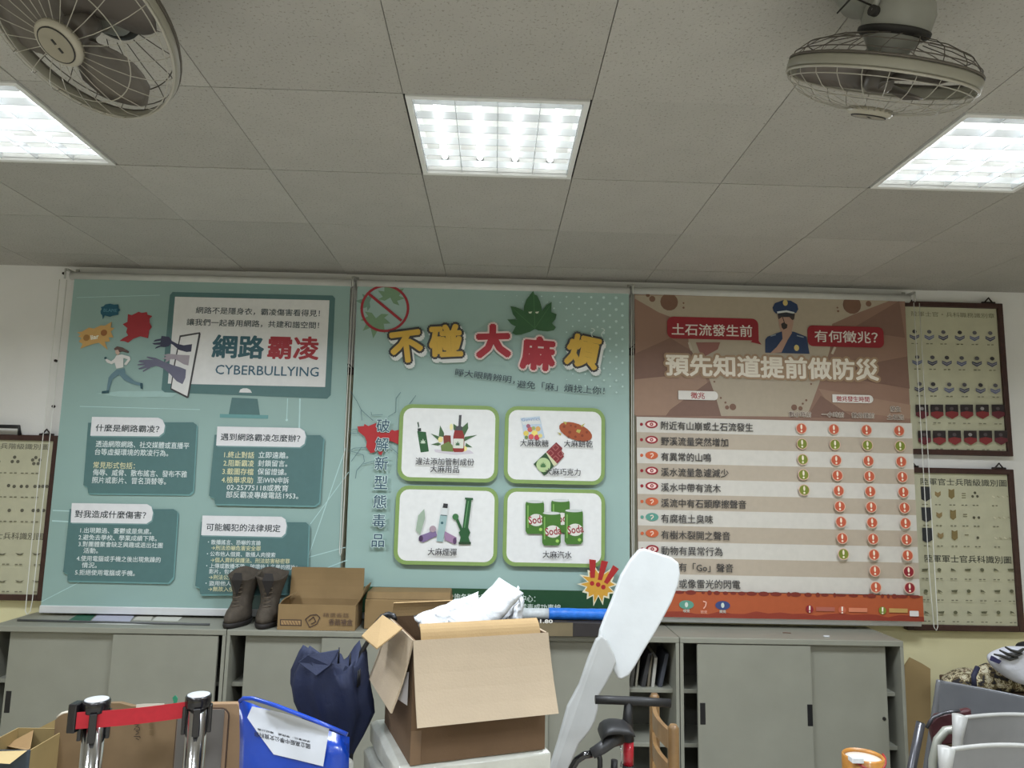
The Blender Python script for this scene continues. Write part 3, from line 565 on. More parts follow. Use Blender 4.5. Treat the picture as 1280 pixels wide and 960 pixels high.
def disc(c, x, z, rx, ry, n=20): A.flat(c, [(x + rx * A.s * math.cos(2 * math.pi * k / n), z + ry * A.s * math.sin(2 * math.pi * k / n)) for k in range(n)])
for i, r in enumerate(mk):
    for j, ch_ in enumerate(r):
        if ch_ == '-': continue
        A.begin('printed_warning_mark'); x = cxs[j] + (cxe[j] - cxs[j]) * i / yend[j]; z = zc[i] - .002; disc((204, 170, 150), x, z, 7, 7); disc(mc[ch_], x, z, 6.1, 6.1); disc((226, 210, 190), x, z + .009, 1.3, 3.2, 10); disc((226, 210, 190), x, z - .016, 1.3, 1.3, 10)
A.begin('printed_footer')
zb = edge[11]; zt_ = zb; za = H(798, 769, BY).z
A.flat((160, 78, 44), [(xe(la, lb, zb) + .001, zb), (xe(ra, rb, zb) - .001, zb), (xe(ra, rb, za) - .001, za), (xe(la, lb, za) + .001, za)])
random.seed(3); n_ = 24
A.flat((130, 50, 34), [(.975 - .17, za)] + [(.805 + k * 1.63 / n_, za + .018 + .022 * random.random()) for k in range(n_ + 1)] + [(2.435, za)])
x = .83
while x < 2.41: rx = random.uniform(1.6, 7); disc((112, 40, 30), x, zb - .004, rx, random.uniform(1.3, 3), 12); x += rx * .0075 + .02
for x, y, c_ in ((855.5, 754.2, (86, 140, 122)), (900.3, 755, (52, 66, 112))): A.ell(c_, x, y, 9, 5.2); A.ell((190, 200, 190), x, y, 2, 3); A.text((190, 200, 190), '嗅覺' if x < 870 else '觸覺', x - 4, y + 7.5, x + 4, 3.8)
A.text((214, 160, 140), '聽覺', 873, 763, 881, 3.8); A.line((220, 170, 150), [(876, 750), (880, 751), (879, 756), (876.5, 759)], 1.4)
for x, y, c_, xb in ((1007.8, 759.6, (128, 24, 38), (160, 90, 76)), (1048, 760.6, (178, 92, 66), (196, 120, 90)), (1097.8, 761.3, (112, 122, 42), (176, 142, 84))): A.ell(c_, x, y, 4.6); A.line((226, 214, 200), [(x, y - 4), (x, y + 1.4)], 1.8); A.ell((226, 214, 200), x, y + 3.4, 1, n=8); A.poly(xb, [(x + 8, y - 2.8), (x + 31, y - 2.3), (x + 31, y + 2.8), (x + 8, y + 2.4)])
A.rr((206, 202, 200), 1131, 761.6, 1142.6, 768.6, 1)
A.end()
# brackets on the joints, pull cords
def bracket(x, label):
    t = thing('roller_bracket', (x, BY, CZ), label, 'bracket', 'roller brackets'); z = EYE + 1.130
    B().box((x - .011, BY - .03, z + .022), (x + .011, WY, z + .034)).build('arm', brk_m, t, bevel=.002)
    B().box((x - .011, WY - .006, z - .02), (x + .011, WY, z + .06)).build('back_plate', brk_m, t, bevel=.002)
    B().tube([(x, BY - .03, z + .03), (x, BY - .036, z + .01), (x, BY - .034, z - .03)], .005, 8).build('hook', brk_m, t)
bracket(-2.533, 'white bracket at the outer left end of the cyberbullying banner'); bracket(-.861, 'white bracket between the cyberbullying banner and the cannabis banner'); bracket(.791, 'white bracket between the cannabis banner and the brown banner'); bracket(2.487, 'white bracket at the outer right end of the brown banner')
def cord(x, zb_, dx, label, y=BY - .012, zt=EYE + 1.10):
    a = [(x, y, zt)] + [(x + dx * .15 * (k / 6), y, zt + (zb_ - zt) * k / 6) for k in range(1, 6)] + [(x + dx * .4, y - .004, zb_ + .02), (x + dx * .8, y - .004, zb_), (x + dx * 1.2, y, zb_ + .02), (x + dx * 1.3, y + .003, zb_ + .08), (x + dx * 1.25, y + .006, zt)]
    rootmesh(B().tube(a, .0022, 6), 'pull_cord', cord_m, label, 'cord', 'banner pull cords')
cord(-2.575, EYE - .80, .030, 'thin white pull cord hanging down the left edge of the cyberbullying banner'); cord(-.866, EYE - .45, .012, 'thin white pull cord in the gap left of the cannabis banner'); cord(.788, EYE - .5, .010, 'thin white pull cord in the gap left of the brown banner'); cord(2.492, EYE - .80, .03, 'thin white pull cord looping down right of the brown banner')
# ================================================================ WALL CHARTS
frame_m = mat('chart_frame_brown', (70, 42, 36), rough=.45, noise=.2, scale=25, k=.8)
paper_m = mat('chart_paper', (168, 166, 142), rough=.7, noise=.05, k=1.35)
black_m = mat('black_plastic', (26, 26, 28), rough=.4)
iron_m = mat('dark_iron', (52, 44, 42), rough=.5, metal=.5)
def chart(x0, x1, z0, z1, label, Y=4.165):
    t = thing('wall_chart', ((x0 + x1) / 2, Y, z0), label, 'wall chart', 'framed insignia charts'); fw = .032
    for a, b_ in (((x0, z0), (x0 + fw, z1)), ((x1 - fw, z0), (x1, z1)), ((x0 + fw, z1 - fw), (x1 - fw, z1)), ((x0 + fw, z0), (x1 - fw, z0 + fw))):
        B().box((a[0], Y - .004, a[1]), (b_[0], WY - .001, b_[1])).build('frame_rail', frame_m, t, bevel=.004)
    p = B().box((x0 + fw, Y + .012, z0 + fw), (x1 - fw, WY - .002, z1 - fw)).build('paper', paper_m, t)
    for hx in (x0 + .08, x1 - .08):
        B().tube([(hx - .03, Y + .01, z1), (hx, Y + .005, z1 + .035), (hx + .03, Y + .01, z1)], .005, 6).tube([(hx - .04, Y + .01, z1 + .004), (hx + .04, Y + .01, z1 + .004)], .008, 6).build('hanger', iron_m, t)
    return t, p, Y + .012
CK_ = (50, 52, 46)
def labels(A, xs, y, w_, dy=.0175, c=(110, 108, 90)):
    for x in xs:
        A.line(c, [(x - w_, y + (x - xs[0]) * dy), (x - w_ * .2, y + (x - xs[0]) * dy)], 1.2); A.line(c, [(x + w_ * .25, y + (x - xs[0]) * dy), (x + w_, y + (x - xs[0]) * dy)], 1.2)
# upper right chart: three rows of blue chevrons, two rows of red shields
t, p, Yp = chart(2.40, 3.075, EYE + .195, EYE + 1.125, 'dark framed chart, upper right, rows of blue chevrons above red shields')
A = Art(p, Yp); A.begin('lettering'); A.text((96, 92, 72), '陸軍士官・兵科職務識別章', 1139, 392.5, 1243, 6.5, .0)
cols = {0: [1143, 1161.5, 1179, 1199.5, 1218, 1237.5], 1: [1146, 1165, 1183, 1201.5, 1220.5, 1239.5], 2: [1148.5, 1165.5, 1185.5, 1204.5, 1224.5, 1243]}
for r, y in ((0, 418), (1, 450), (2, 483.5)):
    for j, x in enumerate(cols[r]):
        yy = y + (x - 1143) * .022; A.begin('printed_chevron_badge'); c_ = [(78, 80, 104), (92, 98, 128), (60, 62, 84)][(j + r) % 3]
        A.poly(c_, [(x - 6, yy), (x, yy + 2.5), (x + 6, yy), (x + 6, yy + 3.6), (x, yy + 7), (x - 6, yy + 3.6)]); A.line((150, 150, 150), [(x - 5.5, yy + 2), (x, yy + 4.6), (x + 5.5, yy + 2)], .7)
        A.ell((84, 82, 88) if (j + r) % 3 else (56, 54, 58), x, yy - 3.6, 3, 2.6, n=8)
    A.begin('printed_captions'); labels(A, cols[r], y + 11.5, 4)
for r, y, L_ in ((0, 506, [1151, 1169.5, 1188, 1206.5, 1226, 1245.5]), (1, 538.5, [1153.5, 1172, 1191, 1210.5, 1229.5, 1248.5])):
    for j, x in enumerate(L_):
        A.begin('printed_shield_badge'); q = [(x - 8, y), (x + 8, y), (x + 8.6, y + 13.5), (x + .8, y + 18), (x - 7.4, y + 13.5)]
        A.poly((38, 30, 32), q); A.poly((120, 42, 44) if j % 5 else (92, 36, 44), [(x - 7.6, y + 9.6), (x, y + 8), (x + 8.2, y + 9.6), (x + 8.6, y + 13.5), (x + .8, y + 18), (x - 7.4, y + 13.5)])
        A.ell((140, 136, 134) if (j, r) in ((0, 0), (3, 1), (4, 0)) else (78, 70, 72), x, y + 5, 2.6, 2.2, n=8)
    A.begin('printed_captions'); labels(A, L_, y + 22.5, 4.5)
A.end()
# lower right chart
t, p, Yp = chart(2.385, 3.07, EYE - .812, EYE + .118, 'dark framed rank chart, lower right, with black shields down its left side')
A = Art(p, Yp); A.begin('lettering'); A.text(CK_, '陸軍官士兵階級識別圖', 1150.5, 602, 1258, 8.6, .01); A.text(CK_, '陸軍軍士官兵科識別圖', 1155.5, 698, 1264, 9, .012)
for k, y in enumerate((608, 634, 659.5)):
    A.begin('printed_shield_badge'); x = 1150.5 + k * .6; A.poly((40, 42, 46), [(x, y), (x + 12.6, y + .4), (x + 13.6, y + 15), (x + 6.6, y + 19), (x + 1, y + 16)])
    A.begin('printed_rank_badge'); x = 1172 + k * 1.4; A.poly((132, 112, 76), [(x - 3.5, y + 6), (x, y + 8), (x + 3.5, y + 6), (x + 3.8, y + 11), (x + .3, y + 14), (x - 3.5, y + 11)])
    A.begin('printed_rank_badge'); x = 1189 + k * 1.6; A.poly((120, 104, 66), [(x - 3.6, y + 3), (x, y + 4.6), (x + 3.6, y + 3), (x + 4, y + 13), (x + .3, y + 16), (x - 3.6, y + 13)])
    A.begin('printed_rank_bars'); x = 1204.5 + k * 1.4
    for q in range(3 - k): A.line((120, 116, 92), [(x - 2.5, y + 9 + q * 2.6), (x + 2.5, y + 9 + q * 2.6)], 1.2)
    A.begin('printed_stars'); x = 1218.5 + k * 1.4
    for dx, dy in (((0, 8), (-3, 12.5), (3, 12.5)), ((-3, 13), (3, 13)), ((0, 12.5),))[k]: A.ell((86, 84, 68), x + dx, y + dy, 1.8, n=7)
    for q in range(4): A.line((150, 146, 120) if q % 2 else (196, 192, 170), [(1240 + k + q * 6, y + 12), (1243 + k + q * 6, y + 14)], 1.2)
    A.begin('printed_captions'); labels(A, [1156 + k, 1172 + k, 1190 + k, 1205 + k, 1219 + k, 1243 + k], y + 22.6, 3.6)
for r, y in enumerate((712, 738.5, 765)):
    for j in range(7):
        x = 1155 + j * 17.8 + r * .9; A.begin('printed_branch_badge'); c_ = (88, 88, 66)
        if (j + r) % 3 == 0: A.poly(c_, [(x - 4, y - 1), (x + 4, y - 1.6), (x + 3, y + 1.4), (x - 3, y + 1.2)])
        elif (j + r) % 3 == 1: A.ell(c_, x, y, 2.6, 2.2, n=8)
        else: A.poly(c_, [(x - 3, y - 2), (x + .5, y - .6), (x + 3.4, y + 2), (x, y + 1), (x - 3.2, y + 1.4)])
    A.begin('printed_captions'); labels(A, [1155 + j * 17.8 + r for j in range(7)], y + 10.8, 4)
A.end()
# left chart
t, p, Yp = chart(-3.20, -2.515, EYE - .735, EYE + .19, 'dark framed rank chart at the left edge beside the cyberbullying banner')
B().tube([(-2.95, 4.16, EYE + .19), (-2.95, 4.15, EYE + .235), (-2.74, 4.15, EYE + .235), (-2.74, 4.16, EYE + .19)], .011, 8).build('handle', black_m, t)
A = Art(p, Yp); A.begin('lettering'); A.text((92, 90, 78), '軍官士兵階級識別圖', -30, 557, 61, 7, .008); A.text((92, 90, 78), '軍官士兵科識別圖', -26, 669.2, 54, 8.4, .01)
for L_, y in (([(-1.5, 0), (18.5, -5.5), (15.5, 0), (22.5, 0)], 577), ([(45, -5), (41, -2), (50, -2), (42.5, 2.5), (48, 2.5)], 577), ([(11, 0), (18, 1), (27, 1), (34, 1), (44, 1), (49, 1), (54, 1), (59, 1)], 607), ([(12, 0), (28, 0), (42, 0), (48, 0), (55, 0)], 638)):
    A.begin('printed_stars')
    for dx, dy in L_: A.ell((92, 90, 78), dx, y + dy, 2.2, n=7)
for y in (591, 621, 651.5): A.begin('printed_captions'); labels(A, [4, 17, 31, 44], y, 4.5)
for y in (692, 726): 
    for x in (4, 26, 47): A.begin('printed_branch_badge'); A.poly((92, 90, 74), [(x - 6, y - 1), (x, y + .4), (x + 5, y - 1), (x + 2, y + 1.6), (x - 3, y + 1.6)])
for y in (705, 739): A.begin('printed_captions'); labels(A, [8, 24, 48], y, 4.5)
A.end()
chart(-1.42, -.80, EYE - .74, EYE + .62, 'dark framed chart hidden behind the banners, its edge in the left gap', Y=4.17)
chart(.74, 1.40, EYE - .70, EYE + .78, 'dark framed chart hidden behind the banners, its edge in the right gap', Y=4.17)
# ================================================================ CABINETS
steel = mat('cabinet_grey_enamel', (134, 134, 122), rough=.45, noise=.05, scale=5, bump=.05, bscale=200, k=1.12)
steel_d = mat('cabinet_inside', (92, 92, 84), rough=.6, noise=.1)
lockm = mat('lock_metal', (120, 118, 110), rough=.3, metal=.8)
FY, ZC = 3.83, .897; KC = FY / 3.752
def cabinet(x0, x1, label, doors, lockside=None):
    x0 *= KC; x1 *= KC; doors = [(a * KC, b_ * KC, f_, [h * KC for h in hx]) for a, b_, f_, hx in doors]
    t = thing('steel_cabinet', ((x0 + x1) / 2, FY, 0), label, 'cabinet', 'grey sliding door cabinets'); BYk = WY - .003; T = .018
    B().box((x0, FY, ZC - .028), (x1, BYk, ZC)).build('top', steel, t, bevel=.003)
    for x in (x0, x1 - T): B().box((x, FY + .001, 0), (x + T, BYk, ZC - .028)).build('side_panel', steel, t, bevel=.002)
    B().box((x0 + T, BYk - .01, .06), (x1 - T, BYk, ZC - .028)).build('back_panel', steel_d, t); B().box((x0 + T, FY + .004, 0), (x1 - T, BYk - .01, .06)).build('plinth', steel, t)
    for z in (.33, .60, .0): 
        if z: B().box((x0 + T, FY + .07, z), (x1 - T, BYk - .01, z + .02)).build('shelf', steel, t, bevel=.002)
    for (a, b_, front, hx) in doors:
        y = FY + (.006 if front else .030)
        d = B().box((a, y, .065), (b_, y + .018, ZC - .032)).build('sliding_door', steel, t, bevel=.003)
        for h_ in hx:
            if h_ > 0: B().box((h_ - .014, y - .0015, .465), (h_ + .014, y + .002, .572)).build('recessed_handle', black_m, d, bevel=.004)
            if h_ < 0 and h_ > -9: B().box((h_ - .014, y - .0015, .465), (h_ + .014, y + .002, .572)).build('recessed_handle', black_m, d, bevel=.004)
    return t
xa = H(849.5, 860, FY).x
cr_ = cabinet(.968, 2.125, 'grey steel cabinet at the right end of the row, both doors shut', [(1.058, 1.645, True, [1.082, 1.63]), (1.60, 2.045, False, [])])
d = [c for c in cr_.children if c.name.startswith('sliding')][1]
B().tube([(2.064, FY + .031, .500), (2.064, FY + .026, .500)], .009, 12).build('keyhole', black_m, d)
cabinet(-.180, .964, 'grey steel cabinet behind the big open carton, its right end standing open', [(-.13, .30, True, []), (.20, .715, False, [])])
cabinet(-1.331, -.184, 'grey steel cabinet under the boots, a dark gap at its left side', [(-1.245, -.80, False, []), (-.855, -.215, True, [])])
cabinet(-2.512, -1.335, 'grey steel cabinet at the left end of the row beside the left wall chart', [(-2.425, -1.86, False, [-2.40]), (-1.90, -1.375, True, [])])
# files in the open end
fc = [(176, 176, 170), (86, 84, 78), (150, 146, 130), (60, 60, 62), (120, 112, 96), (190, 188, 180), (74, 78, 88)]
x = .722
for k in range(7):
    th = (.012, .018, .010, .022, .012, .016, .02)[k]; m_ = mat('folder_%d' % k, fc[k], rough=.6, k=.8); lean = .018 + .02 * (k % 3 == 0)
    b = B().hexa([V((x, 3.93, .6205)), V((x + th, 3.93, .6205)), V((x + th, 4.12, .6205)), V((x, 4.12, .6205)), V((x + lean, 3.93, .79 - .01 * (k % 3))), V((x + lean + th, 3.93, .79 - .01 * (k % 3))), V((x + lean + th, 4.12, .79)), V((x + lean, 4.12, .79))])
    rootmesh(b, 'file_folder', m_, '%s on the open cabinet shelf, %s' % (('pale folder', 'brown-grey folder', 'beige folder', 'black folder', 'tan folder', 'white folder', 'slate blue folder')[k], ('first from the left', 'second from the left', 'third from the left', 'in the middle', 'third from the right', 'second from the right', 'at the right end')[k]), 'folder', 'folders on the open shelf'); x += th + .010 + .012 * ((k + 1) % 3 == 0)
# ================================================================ THINGS ON THE CABINETS
def carton(O, a, b_, h, name, label, mo, mi_, flaps=(), T=.004, top=False, cat='box'):
    """open or closed corrugated carton: O near left bottom corner, a along the front, b towards the back"""
    a, b_ = V(a), V(b_); t = thing(name, O, label, cat); O = V(O); Z = V((0, 0, 1)); an, bn = a.normalized(), b_.normalized()
    for q, e, nrm in ((O, a, bn), (O + a - an * T, b_, None), (O + b_ - bn * T, a, bn), (O, b_, None)):
        off = bn * T if nrm is not None else an * T
        q0 = q + (V((0, 0, 0)) if nrm is not None else bn * T); e0 = e if nrm is not None else e - bn * 2 * T
        B().hexa([q0, q0 + e0, q0 + e0 + off, q0 + off] + [p + Z * h for p in (q0, q0 + e0, q0 + e0 + off, q0 + off)]).build('side_panel', mo, t)
    B().hexa([O + an * T + bn * T, O + a - an * T + bn * T, O + a - an * T + b_ - bn * T, O + an * T + b_ - bn * T] + [p + Z * T for p in (O + an * T + bn * T, O + a - an * T + bn * T, O + a - an * T + b_ - bn * T, O + an * T + b_ - bn * T)]).build('base_panel', mo, t)
    for side, L_, ang, mf, inset in flaps:
        H0, H1, out = {'f': (O, O + a, -bn), 'b': (O + b_, O + a + b_, bn), 'l': (O, O + b_, -an), 'r': (O + a, O + a + b_, an)}[side]
        H0 = H0 + Z * h; H1 = H1 + Z * h; e = (H1 - H0).normalized(); H0 = H0 + e * inset; H1 = H1 - e * inset
        dr = (Z * math.cos(math.radians(ang)) + out * math.sin(math.radians(ang))); nn = (Z * -math.sin(math.radians(ang)) + out * math.cos(math.radians(ang)))
        rows = []; n = 5
        for i in range(n + 1):
            s_ = i / n; p0 = H0 + dr * L_ * s_ + nn * .006 * math.sin(s_ * 3) ; p1 = H1 + dr * L_ * s_ + nn * .006 * math.sin(s_ * 3)
            rows.append([p0, p1, p1 - nn * T, p0 - nn * T])
        bb = B(); bb.rings(rows, 0, True, False); bb.build('flap', mf, t)
    return t
kraft = mat('kraft_outside', (104, 80, 56), rough=.85, noise=.07, scale=9, bump=.1, bscale=150, k=.85)
kraft_l = mat('kraft_inside', (206, 186, 158), rough=.85, noise=.04, scale=9, bump=.08, bscale=150, k=.62)
kraft_y = mat('kraft_yellow', (188, 158, 112), rough=.85, noise=.05, scale=9, bump=.08, bscale=150, k=.72)
kraft_m = mat('kraft_mid', (160, 132, 90), rough=.85, noise=.09, scale=7, k=.75)
kraft_g = mat('kraft_lid', (144, 118, 78), rough=.8, noise=.09, scale=9, k=.8)
print_m = mat('carton_print', (52, 42, 38), rough=.8, noise=.1)
white_m = mat('white_plastic_bag', (222, 225, 228), rough=.35, noise=.03, scale=20, bump=.6, bscale=22, k=.88)
def crumple(quad, nx, ny, amp, seed, bulge=.0, push=V((0, -1, 0))):
    rnd = random.Random(seed); q = [V(p) for p in quad]; g = [[None] * (nx + 1) for _ in range(ny + 1)]
    for j in range(ny + 1):
        for i in range(nx + 1):
            u, v = i / nx, j / ny; p = q[0].lerp(q[1], u).lerp(q[3].lerp(q[2], u), v); e = math.sin(math.pi * u) ** .5 * math.sin(math.pi * v) ** .5 if 0 < u < 1 and 0 < v < 1 else 0
            p += push * (bulge * e) + V((rnd.uniform(-1, 1), rnd.uniform(-1, 1), rnd.uniform(-1, 1))) * amp * (.3 + .7 * e); g[j][i] = p
    return g
def cushion(quad, nx, ny, amp, seed, thick, push=V((0, -1, 0))):       # a closed soft body: front and back sheet sewn at the rim
    f = crumple(quad, nx, ny, amp, seed, thick / 2, push); b_ = crumple(quad, nx, ny, amp, seed, -thick / 2, push); bb = B(); W = nx + 1
    vs = [p for r in f for p in r]; n = len(vs); vs2 = [p for r in b_ for p in r]
    fs = [(j * W + i, j * W + i + 1, (j + 1) * W + i + 1, (j + 1) * W + i) for j in range(ny) for i in range(nx)]
    rim = [i for i in range(W)] + [j * W + nx for j in range(1, ny + 1)] + [ny * W + i for i in range(nx - 1, -1, -1)] + [j * W for j in range(ny - 1, 0, -1)]
    for r in rim: vs2[r] = vs[r]
    idx = [(r if r in set(rim) else n + r) for r in range(n)]
    bb.v = vs + vs2; rs = set(rim); mp = lambda k: k if k in rs else n + k
    for q in fs: bb.f.append(list(q)); bb.m.append(0); bb.sm.append(True)
    for q in fs: bb.f.append([mp(k) for k in q][::-1]); bb.m.append(0); bb.sm.append(True)
    return bb
# the low open carton with its back flap up
zt = ZC + .001
o1 = H(346, 791, 3.85); o1.z = zt; p1 = H(443, 793.5, 3.85); wdt = p1.x - o1.x
tc_ = carton(o1, (wdt, 0, 0), (0, .20, 0), .128, 'open_carton', 'open brown carton on the cabinets beside the boots, back flap raised', kraft_m, kraft_g,
       flaps=[('b', .165, 4, kraft_m, .0), ('r', .10, 25, kraft_g, .01), ('l', .06, -50, kraft_m, .02)])
A = Art(tc_, 3.85); A.step = .0003
A.begin('printed_window'); A.poly((60, 46, 40), [(350, 774), (377, 774.5), (377, 782.5), (350, 782)]); A.poly((150, 122, 84), [(351.5, 775.3), (375.6, 775.8), (375.6, 781.3), (351.5, 780.8)]); 
for k in range(6): A.line((90, 70, 54), [(353 + k * 3.7, 776), (355.5 + k * 3.7, 780.8)], .8)
A.begin('printed_emblem'); A.line((70, 54, 46), [(382, 774), (388, 769), (396, 768), (400, 772), (396, 780), (387, 784), (382, 774)], 1.1); A.line((70, 54, 46), [(386, 776), (392, 771), (395, 777), (389, 780)], 1.)
A.begin('lettering'); A.text((96, 76, 58), '精選香菇', 404, 768.5, 436, 5, .0); A.text((84, 66, 54), '香菇禮盒', 411, 777.3, 441, 7.5, .02); A.text((112, 88, 60), '0.5-0.22 X 0.5-0.15', 384, 789.5, 436, 3.6); A.end()
# boots
boot_m = mat('boot_suede', (74, 66, 56), rough=.85, noise=.2, scale=30, bump=.3, bscale=60); sole_m = mat('boot_sole', (34, 30, 28), rough=.7); lace_m = mat('boot_lace', (96, 84, 70), rough=.8)
def boot(cx, cyy, yaw, label, flare):
    t = thing('boot', (cx, cyy, zt), label, 'boot', 'pair of boots'); c0 = V((cx, cyy, zt)); R = Matrix.Rotation(yaw, 3, 'Z'); c0 = V((cx, cyy, zt))
    def ring(z, y0, y1, wd, n=20, e=1.0, tilt=0.):
        o = []
        for k in range(n):
            a = 2 * math.pi * k / n; x = wd * 1.2 * math.cos(a); y = (y0 + y1) / 2 + (y1 - y0) / 2 * math.sin(a)
            x *= 1 - .12 * max(0, -math.sin(a)) if y1 - y0 > .2 else 1
            o.append(c0 + R @ V((x, y, z + tilt * math.sin(a) + .008 * math.cos(3 * a) * (z > .24))))
        return o
    B().rings([ring(0, -.16, .085, .046), ring(.012, -.165, .09, .05), ring(.026, -.163, .088, .05)]).build('sole', sole_m, t)
    R_ = [ring(.024, -.158, .084, .047), ring(.05, -.158, .084, .048), ring(.075, -.140, .083, .044), ring(.095, -.10, .082, .040), ring(.12, -.062, .082, .041), ring(.16, -.050, .082, .046), ring(.20, -.055, .085, .053 + flare * .3), ring(.235, -.06, .088, .058 + flare * .7, tilt=.006), ring(.262, -.065, .09, .062 + flare, tilt=.022)]
    R_ += [[p + (c0 + V((0, .01, p.z - c0.z)) - p) * .07 for p in R_[-1]], ring(.20, -.045, .075, .045), ring(.13, -.04, .07, .035)]
    B().rings(R_, 0, True).build('upper', boot_m, t)
    b = B()
    for k in range(6):
        z = .098 + k * .022; y = -.088 + k * .008 if k < 3 else -.062; b.tube([c0 + R @ V((-.022, y + .006, z)), c0 + R @ V((0, y - .008, z + .004)), c0 + R @ V((.022, y + .006, z + .008))], .0028, 6)
    b.build('laces', lace_m, t, kind='stuff')
    B().slab([c0 + R @ V((-.030, -.082, .235)), c0 + R @ V((0, -.070, .15)), c0 + R @ V((.030, -.082, .235)), c0 + R @ V((.020, -.074, .272)), c0 + R @ V((-.020, -.074, .272))], (0, .004, 0)).build('tongue', sole_m, t)
boot(-1.350, 4.0, -.10, 'dark suede boot on the cabinets, left one of the pair', .013); boot(-1.200, 4.0, .08, 'dark suede boot on the cabinets, right one beside the open carton', .013)
# closed brown carton behind
o2 = H(455, 778, 3.90); p2 = H(563, 780, 3.90); w2 = p2.x - o2.x
bx2 = H(457, 749, 3.90).z
t = thing('closed_carton', V((o2.x, 3.90, zt)), 'closed brown carton on the cabinets behind the big open carton', 'box')
bb = B(); bb.hexa([V((o2.x, 3.90, zt)), V((o2.x + w2, 3.90, zt)), V((o2.x + w2, 4.085, zt)), V((o2.x, 4.085, zt)), V((o2.x, 3.90, bx2)), V((o2.x + w2, 3.90, bx2)), V((o2.x + w2, 4.085, bx2 + .005)), V((o2.x, 4.085, bx2 + .005))]); bb.build('body', kraft_m, t, bevel=.004)
zl = H(465, 734, 4.09).z
B().hexa([V((o2.x + .002, 3.902, bx2 + .001)), V((o2.x + w2 - .002, 3.902, bx2 + .001)), V((o2.x + w2 - .004, 4.083, bx2 + .006)), V((o2.x + .004, 4.083, bx2 + .006)), V((o2.x + .004, 3.93, zl)), V((o2.x + w2 - .006, 3.93, zl + .004)), V((o2.x + w2 - .008, 4.08, zl + .006)), V((o2.x + .008, 4.08, zl + .004))]).build('lid', kraft_g, t, bevel=.006)
A = Art(t, 3.90); A.step = .0004; A.begin('lettering'); A.text((84, 66, 50), 'FRUIT 500g', 481, 768, 527, 6, .02); A.end()
# white bag behind the carton
q = [H(398, 711, 4.082), H(450, 712, 4.082), H(452, 775, 4.082), H(398, 775, 4.082)]; q[2].z = q[3].z = zt + .006
rootmesh(cushion(q, 14, 10, .006, 5, .03), 'plastic_bag', white_m, 'crumpled white plastic bag on the cabinets behind the low open carton', 'bag')
# flat dark box and blue roll
dark_box = mat('dark_box', (48, 44, 44), rough=.6); tan_lab = mat('tan_label', (120, 108, 82), rough=.7, noise=.1)
zb0 = H(660, 789, 3.80); zb1 = H(770, 791, 3.80)
t = thing('flat_box', V((zb0.x, 3.80, zt)), 'long flat dark box with a tan label on the cabinets under the blue roll', 'box')
bh = .072
B().box((zb0.x - .12, 3.80, zt), (zb1.x + .05, 4.02, zt + bh)).build('body', dark_box, t, bevel=.004)
la_ = H(670, 780, 3.80).x; lb_ = H(716, 780, 3.80).x
B().box((la_, 3.7985, zt + .002), (lb_, 3.80, zt + bh - .002)).build('label', tan_lab, t)
A = Art(t, 3.7975); A.begin('lettering'); A.text((206, 204, 196), '1.80', 675, 776.5, 691, 4.5, .03); A.text((78, 70, 56), 'SIZE 60x90', 694, 777, 709, 3); A.end()
blue_m = mat('blue_film', (40, 116, 214), rough=.35, noise=.14, scale=30, bump=.6, bscale=25); clear_m = mat('roll_clear_end', (196, 202, 204), rough=.3, noise=.12, scale=40)
ra_ = H(652, 764, 3.86); rm_ = H(686, 765, 3.86); rb_ = H(772, 768, 3.86); rr_ = .030; zr = zt + bh + rr_ + .001
t = thing('film_roll', V((ra_.x, 3.86, zt + bh)), 'bright blue plastic-wrapped roll with a clear end lying on the flat dark box', 'roll')
rnd = random.Random(4)
B().tube([(rm_.x + (rb_.x + .05 - rm_.x) * k / 16, 3.86, zr) for k in range(17)], [rr_ * (1 - .07 * rnd.random()) for k in range(17)], 18).build('wrap', blue_m, t)
B().tube([(ra_.x, 3.86, zr - .002), (rm_.x + .01, 3.86, zr - .001)], rr_ * .93, 16).build('clear_end', clear_m, t)
# loose papers and thin things on the left cabinet top
def sheet(px, Ya, Yb, c_, nm, label, lift=0., th=.0015):
    q = [HZ(x, y, zt + lift) for x, y in px]; rootmesh(B().slab(q, (0, 0, th)), nm, mat(nm + '_%d%d%d' % c_, c_, rough=.7, noise=.04), label, 'paper', 'papers on the left cabinet')
sheet([(97, 768.5), (120, 768), (112, 777), (84, 776.5)], 0, 0, (36, 92, 70), 'green_card', 'dark green card lying on the left cabinet', .0)
sheet([(122, 768.5), (168, 770), (162, 777.5), (114, 776.5)], 0, 0, (176, 176, 192), 'lilac_sheet', 'pale lilac sheet lying on the left cabinet', .002)
sheet([(172, 770), (192, 770.5), (188, 776), (166, 775.5)], 0, 0, (190, 188, 178), 'cream_slip', 'small cream slip between the lilac and white sheets', .0)
sheet([(196, 770.5), (228, 771.5), (222, 777), (190, 776)], 0, 0, (196, 196, 186), 'white_sheet', 'white sheet, rightmost of the loose papers on the left cabinet', .0)
sheet([(105, 779.5), (150, 779), (194, 781.5), (150, 781)], 0, 0, (192, 194, 188), 'paper_strip', 'thin white paper strip along the front of the left cabinet', .0)
pa = HZ(22, 775, zt + .006); pb = HZ(262, 780.5, zt + .006)
rootmesh(B().tube([pa, pa.lerp(pb, .5) + V((0, 0, 0)), pb], .0055, 8), 'thin_rod', mat('rod_grey', (88, 90, 90), rough=.5), 'thin dark grey rod lying along the left cabinet top', 'rod')
pc = HZ(1033, 795, zt + .004); rootmesh(B().box(pc - V((.015, .006, .004)), pc + V((.015, .006, .003))), 'eraser', white_m, 'tiny white block on the right cabinet top', 'block', bevel=.001)
